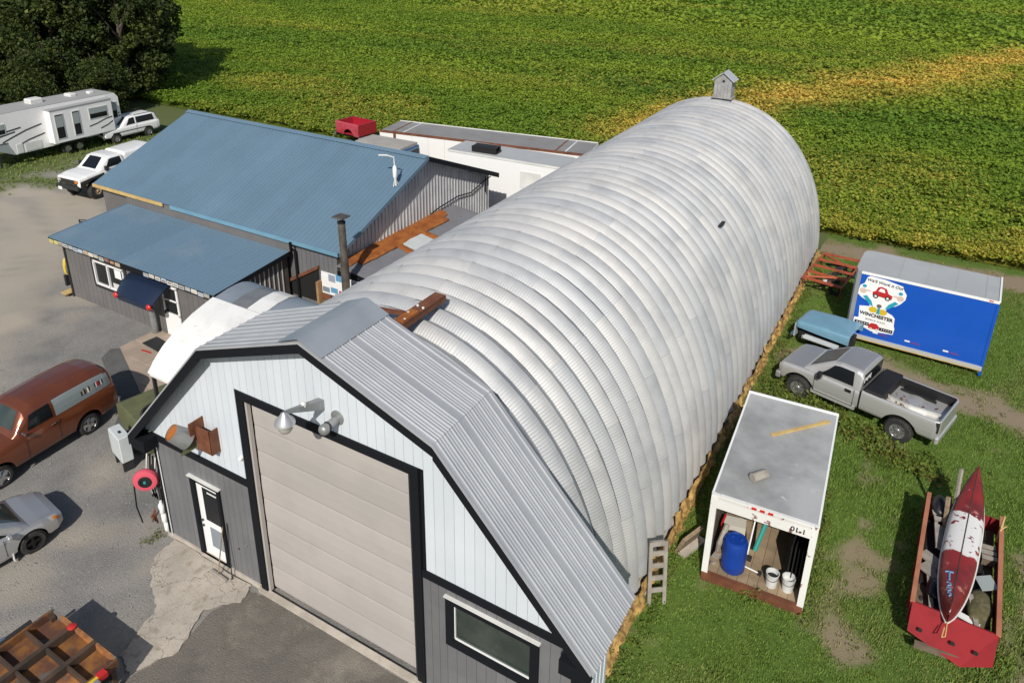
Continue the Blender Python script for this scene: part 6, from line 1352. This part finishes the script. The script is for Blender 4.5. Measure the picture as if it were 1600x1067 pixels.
def grass():
    Vs, Fs, T, Rp = [], [], [], []; k = 0
    def add(n, x, y, h, w, bend, nb, rp):
        nonlocal k
        V, F = blades(n, x, y, h, w, bend, nb); Vs.append(V); Fs.append(F+k); k += len(V); T.append(np.repeat(rng.uniform(0, 1, n*nb), 4)); Rp.append(np.repeat(np.repeat(rp, nb), 4))
    n = 64000; x = rng.uniform(8.2, 20, n); y = rng.uniform(-1, 31.3, n); b = bare_f(x, y); keep = rng.uniform(0, 1, n) > b*1.05; x, y, b = x[keep], y[keep], b[keep]
    lush = fbm(x, y, 1.6, 61); add(len(x), x, y, .04+.11*lush**1.5, .010, .8, 6, np.clip(b*.8+.35*(noise2(x, y, 2.2, 71) > .62)*rng.uniform(0, 1, len(x)), 0, 1))
    n = 9000; x = rng.uniform(-62, -26, n); y = rng.uniform(9, 27, n); g = grassy_f(x, y); keep = rng.uniform(0, 1, n) < g; x, y = x[keep], y[keep]; add(len(x), x, y, np.full(len(x), .16), .02, .7, 6, rng.uniform(0, .3, len(x)))
    o = link('grass', np_mesh('grass', np.concatenate(Vs), np.concatenate(Fs), M['grass_blade'], {'tone': np.concatenate(T), 'ripe': np.concatenate(Rp)})); o['kind'] = 'stuff'
grass()
def weeds():
    Vs, Fs, T, Rp = [], [], [], []; k = 0
    def clump(cx, cy, r, n, h, ls, rp=.0):
        nonlocal k
        a = rng.uniform(0, 2*np.pi, n); d = r*np.sqrt(rng.uniform(0, 1, n)); z = h*rng.uniform(.05, 1, n)*(1-.5*(d/r)**2)
        V, F = leaf_quads(np.stack([cx+d*np.cos(a), cy+d*np.sin(a), z+.02], 1), ls*rng.uniform(.6, 1.4, n), .7, .5)
        Vs.append(V); Fs.append(F+k); k += len(V); T.append(value_tone(n)); Rp.append(np.repeat(np.clip(rng.normal(rp, .12, n), 0, 1), 4))
    rg = random.Random(5)
    for i in range(58):   # beside and under the silver pickup
        u = i/57; x = 9.0+4.9*u+rg.uniform(-.3, .3); y = 15.35-1.55*u+rg.uniform(-.65, .35); clump(x, y, rg.uniform(.2, .45), 70, rg.uniform(.2, .5)*(1.2-.5*u), .09, rg.choice([0, 0, .1, .45])); clump(x+rg.uniform(-.2, .2), y+rg.uniform(-.2, .2), .3, 40, rg.uniform(.35, .65)*(1.15-.5*u), .13, rg.choice([0, 0, .05, .3]))
    for i in range(34): clump(8.55+rg.uniform(-.1, .65), 10.8+i*.24+rg.uniform(-.2, .2), rg.uniform(.18, .4), 60, rg.uniform(.2, .55), .08, rg.choice([0, .1, .5]))
    for i in range(90): clump(8.38+rg.uniform(-.08, .25), 1.2+i*.30, rg.uniform(.1, .26), 30, rg.uniform(.12, .42), .075, rg.choice([0, 0, .1, .3]))
    for x, y in ((10.6, 6.0), (10.45, 5.9), (9.0, 6.3), (8.8, 7.2), (8.75, 8.2), (11.8, 5.9)): clump(x, y, .22, 50, .42, .07)
    for i in range(26): clump(13.0+rg.uniform(-.6, 1.4), 13.6+rg.uniform(-.7, .6), rg.uniform(.15, .3), 36, rg.uniform(.12, .3), .07)
    for i in range(14): clump(-3.75+rg.uniform(-.15, .1), -.1-i*.04, .14, 14, .12, .05, .2)
    for i in range(40):   # uncut tufts along the truck box, the wagon and the blue box
        u = rg.uniform(0, 1); clump(11.72-.26*u+rg.uniform(-.02, .18), 6.2+4.7*u, rg.uniform(.08, .18), 22, rg.uniform(.12, .34), .06, rg.choice([0, 0, .2]))
    for i in range(44):
        u = rg.uniform(0, 1); sd_ = rg.choice((13.72, 15.72)); clump(sd_+rg.uniform(-.12, .12), 6.8+4.3*u, rg.uniform(.08, .2), 22, rg.uniform(.1, .3), .06, rg.choice([0, .1, .3]))
    for i in range(260): clump(rg.uniform(8.7, 19), rg.uniform(1, 27), rg.uniform(.08, .22), 16, rg.uniform(.05, .16), .07, rg.choice([0, 0, 0, .15]))
    for i in range(22): clump(rg.uniform(11.2, 15.2), 20.2+rg.uniform(-.35, .25), .2, 30, .22, .06, .1)
    for i in range(14): clump(rg.uniform(-43, -39), rg.uniform(15, 24), .5, 40, .5, .16, .1)
    o = link('weeds', np_mesh('weeds', np.concatenate(Vs), np.concatenate(Fs), M['weed_leaf'], {'tone': np.concatenate(T), 'ripe': np.concatenate(Rp)})); o['kind'] = 'stuff'
weeds()
def stones():
    n = 7000; x = rng.uniform(-18, 8, n); y = rng.uniform(-6, 7, n); ok = ~((x > -3.4) & (y > -.2)) & ~((x > -.6) & (y > -13)); x, y = x[ok], y[ok]; n = len(x)
    V, F = leaf_quads(np.stack([x, y, np.full(n, .014)], 1), rng.uniform(.02, .055, n)*(rng.uniform(0, 1, n) ** 3*1.2+.6), .25, .8)
    o = link('gravel_stones', np_mesh('gravel_stones', V, F, mat('stone', (.30, .29, .27), .9, 0, (.15, .145, .14), 40, vr=(.4, .6)), {})); o['kind'] = 'stuff'
stones()
def crown(seed, rx, rz, nq, nclump):
    rg = np.random.default_rng(seed); cs = []
    for i in range(nclump):
        a = rg.uniform(0, 2*np.pi); zz = rg.uniform(-.95, 1.0); rr = math.sqrt(max(0, 1-zz*zz))*rg.uniform(.55, 1.05)*(1.0-.25*max(0, zz)); cs.append((rx*rr*math.cos(a), rx*rr*math.sin(a), rz*zz, rg.uniform(.16, .34)*rx))
    per = nq//nclump; P = []
    for cx, cy, cz, cr in cs:
        d = rg.normal(0, 1, (per, 3)); d /= np.linalg.norm(d, axis=1)[:, None]; r = cr*rg.uniform(.35, 1.0, per)[:, None]**.6; P.append(np.array([cx, cy, cz])+d*r*np.array([1, 1, .75]))
    P = np.concatenate(P); V, F = leaf_quads(P, rg.uniform(.16, .42, len(P)), .75, .7)
    tone = np.repeat(np.clip(np.repeat(rg.uniform(0, .7, nclump), per)+rg.normal(0, .2, len(P)), 0, 1), 4); rp = np.repeat(np.where(rg.uniform(0, 1, len(P)) > .97, .7, 0.0), 4)
    return np_mesh('crown', V, F, M['tree_leaf'], {'tone': tone, 'ripe': rp})
CR = [crown(3, 4.4, 5.6, 22000, 110), crown(4, 4.0, 5.0, 20000, 100), crown(9, 4.8, 4.4, 22000, 120)]
tm = MB().tube([(0, 0, 0), (.1, .05, 2.5), (-.05, .1, 5.5), (.05, 0, 9.5)], .34, 10, r2=.08)
for a in (0.3, 1.5, 2.8, 4.1, 5.2): tm.tube([(0, 0, 3.5+a*.5), (1.3*math.cos(a), 1.3*math.sin(a), 5.0+a*.6), (2.6*math.cos(a), 2.6*math.sin(a), 6.6+a*.6)], .13, 6, r2=.03)
trunk_me = tm.mesh('trunk', M['bark'], 60)
TR = [(-52.3, 33.0, 0, 1.0, 'dark leafy tree nearest the house at the right edge of the tree row'), (-55.0, 28.5, 1, 1.05, 'dark tree directly behind the white wagon'), (-57.5, 30.5, 2, 1.2, 'broad dark tree in the middle of the row behind the travel trailer'),
      (-59.0, 38.0, 0, 1.15, 'tall dark tree at the back of the row above the wagon'), (-62.5, 26.0, 1, 1.2, 'dark tree behind the roof units of the travel trailer'), (-68.0, 28.5, 2, 1.25, 'leftmost dark tree behind the front of the travel trailer'),
      (-64.0, 36.0, 0, 1.3, 'tall dark tree at the top left corner of the photo'), (-48.0, 27.6, 2, .50, 'low bushy tree between the wagon and the blue roof'), (-75.0, 34.0, 1, 1.35, 'farthest dark tree at the left edge of the row'),
      (-51.0, 25.0, 2, .62, 'low bushy tree behind the rear of the travel trailer'), (-58.0, 22.5, 1, .6, 'low bushy tree behind the middle of the travel trailer')]
for x, y, k, s, lb in TR:
    t = thing('tree', lb, 'tree', (x, y, 0), random.uniform(0, 6.2), 'dark trees behind the travel trailer', scale=s)
    link('trunk', trunk_me, t); o = link('crown', CR[k], t); o.location = (0, 0, (5.6, 5.0, 4.4)[k])
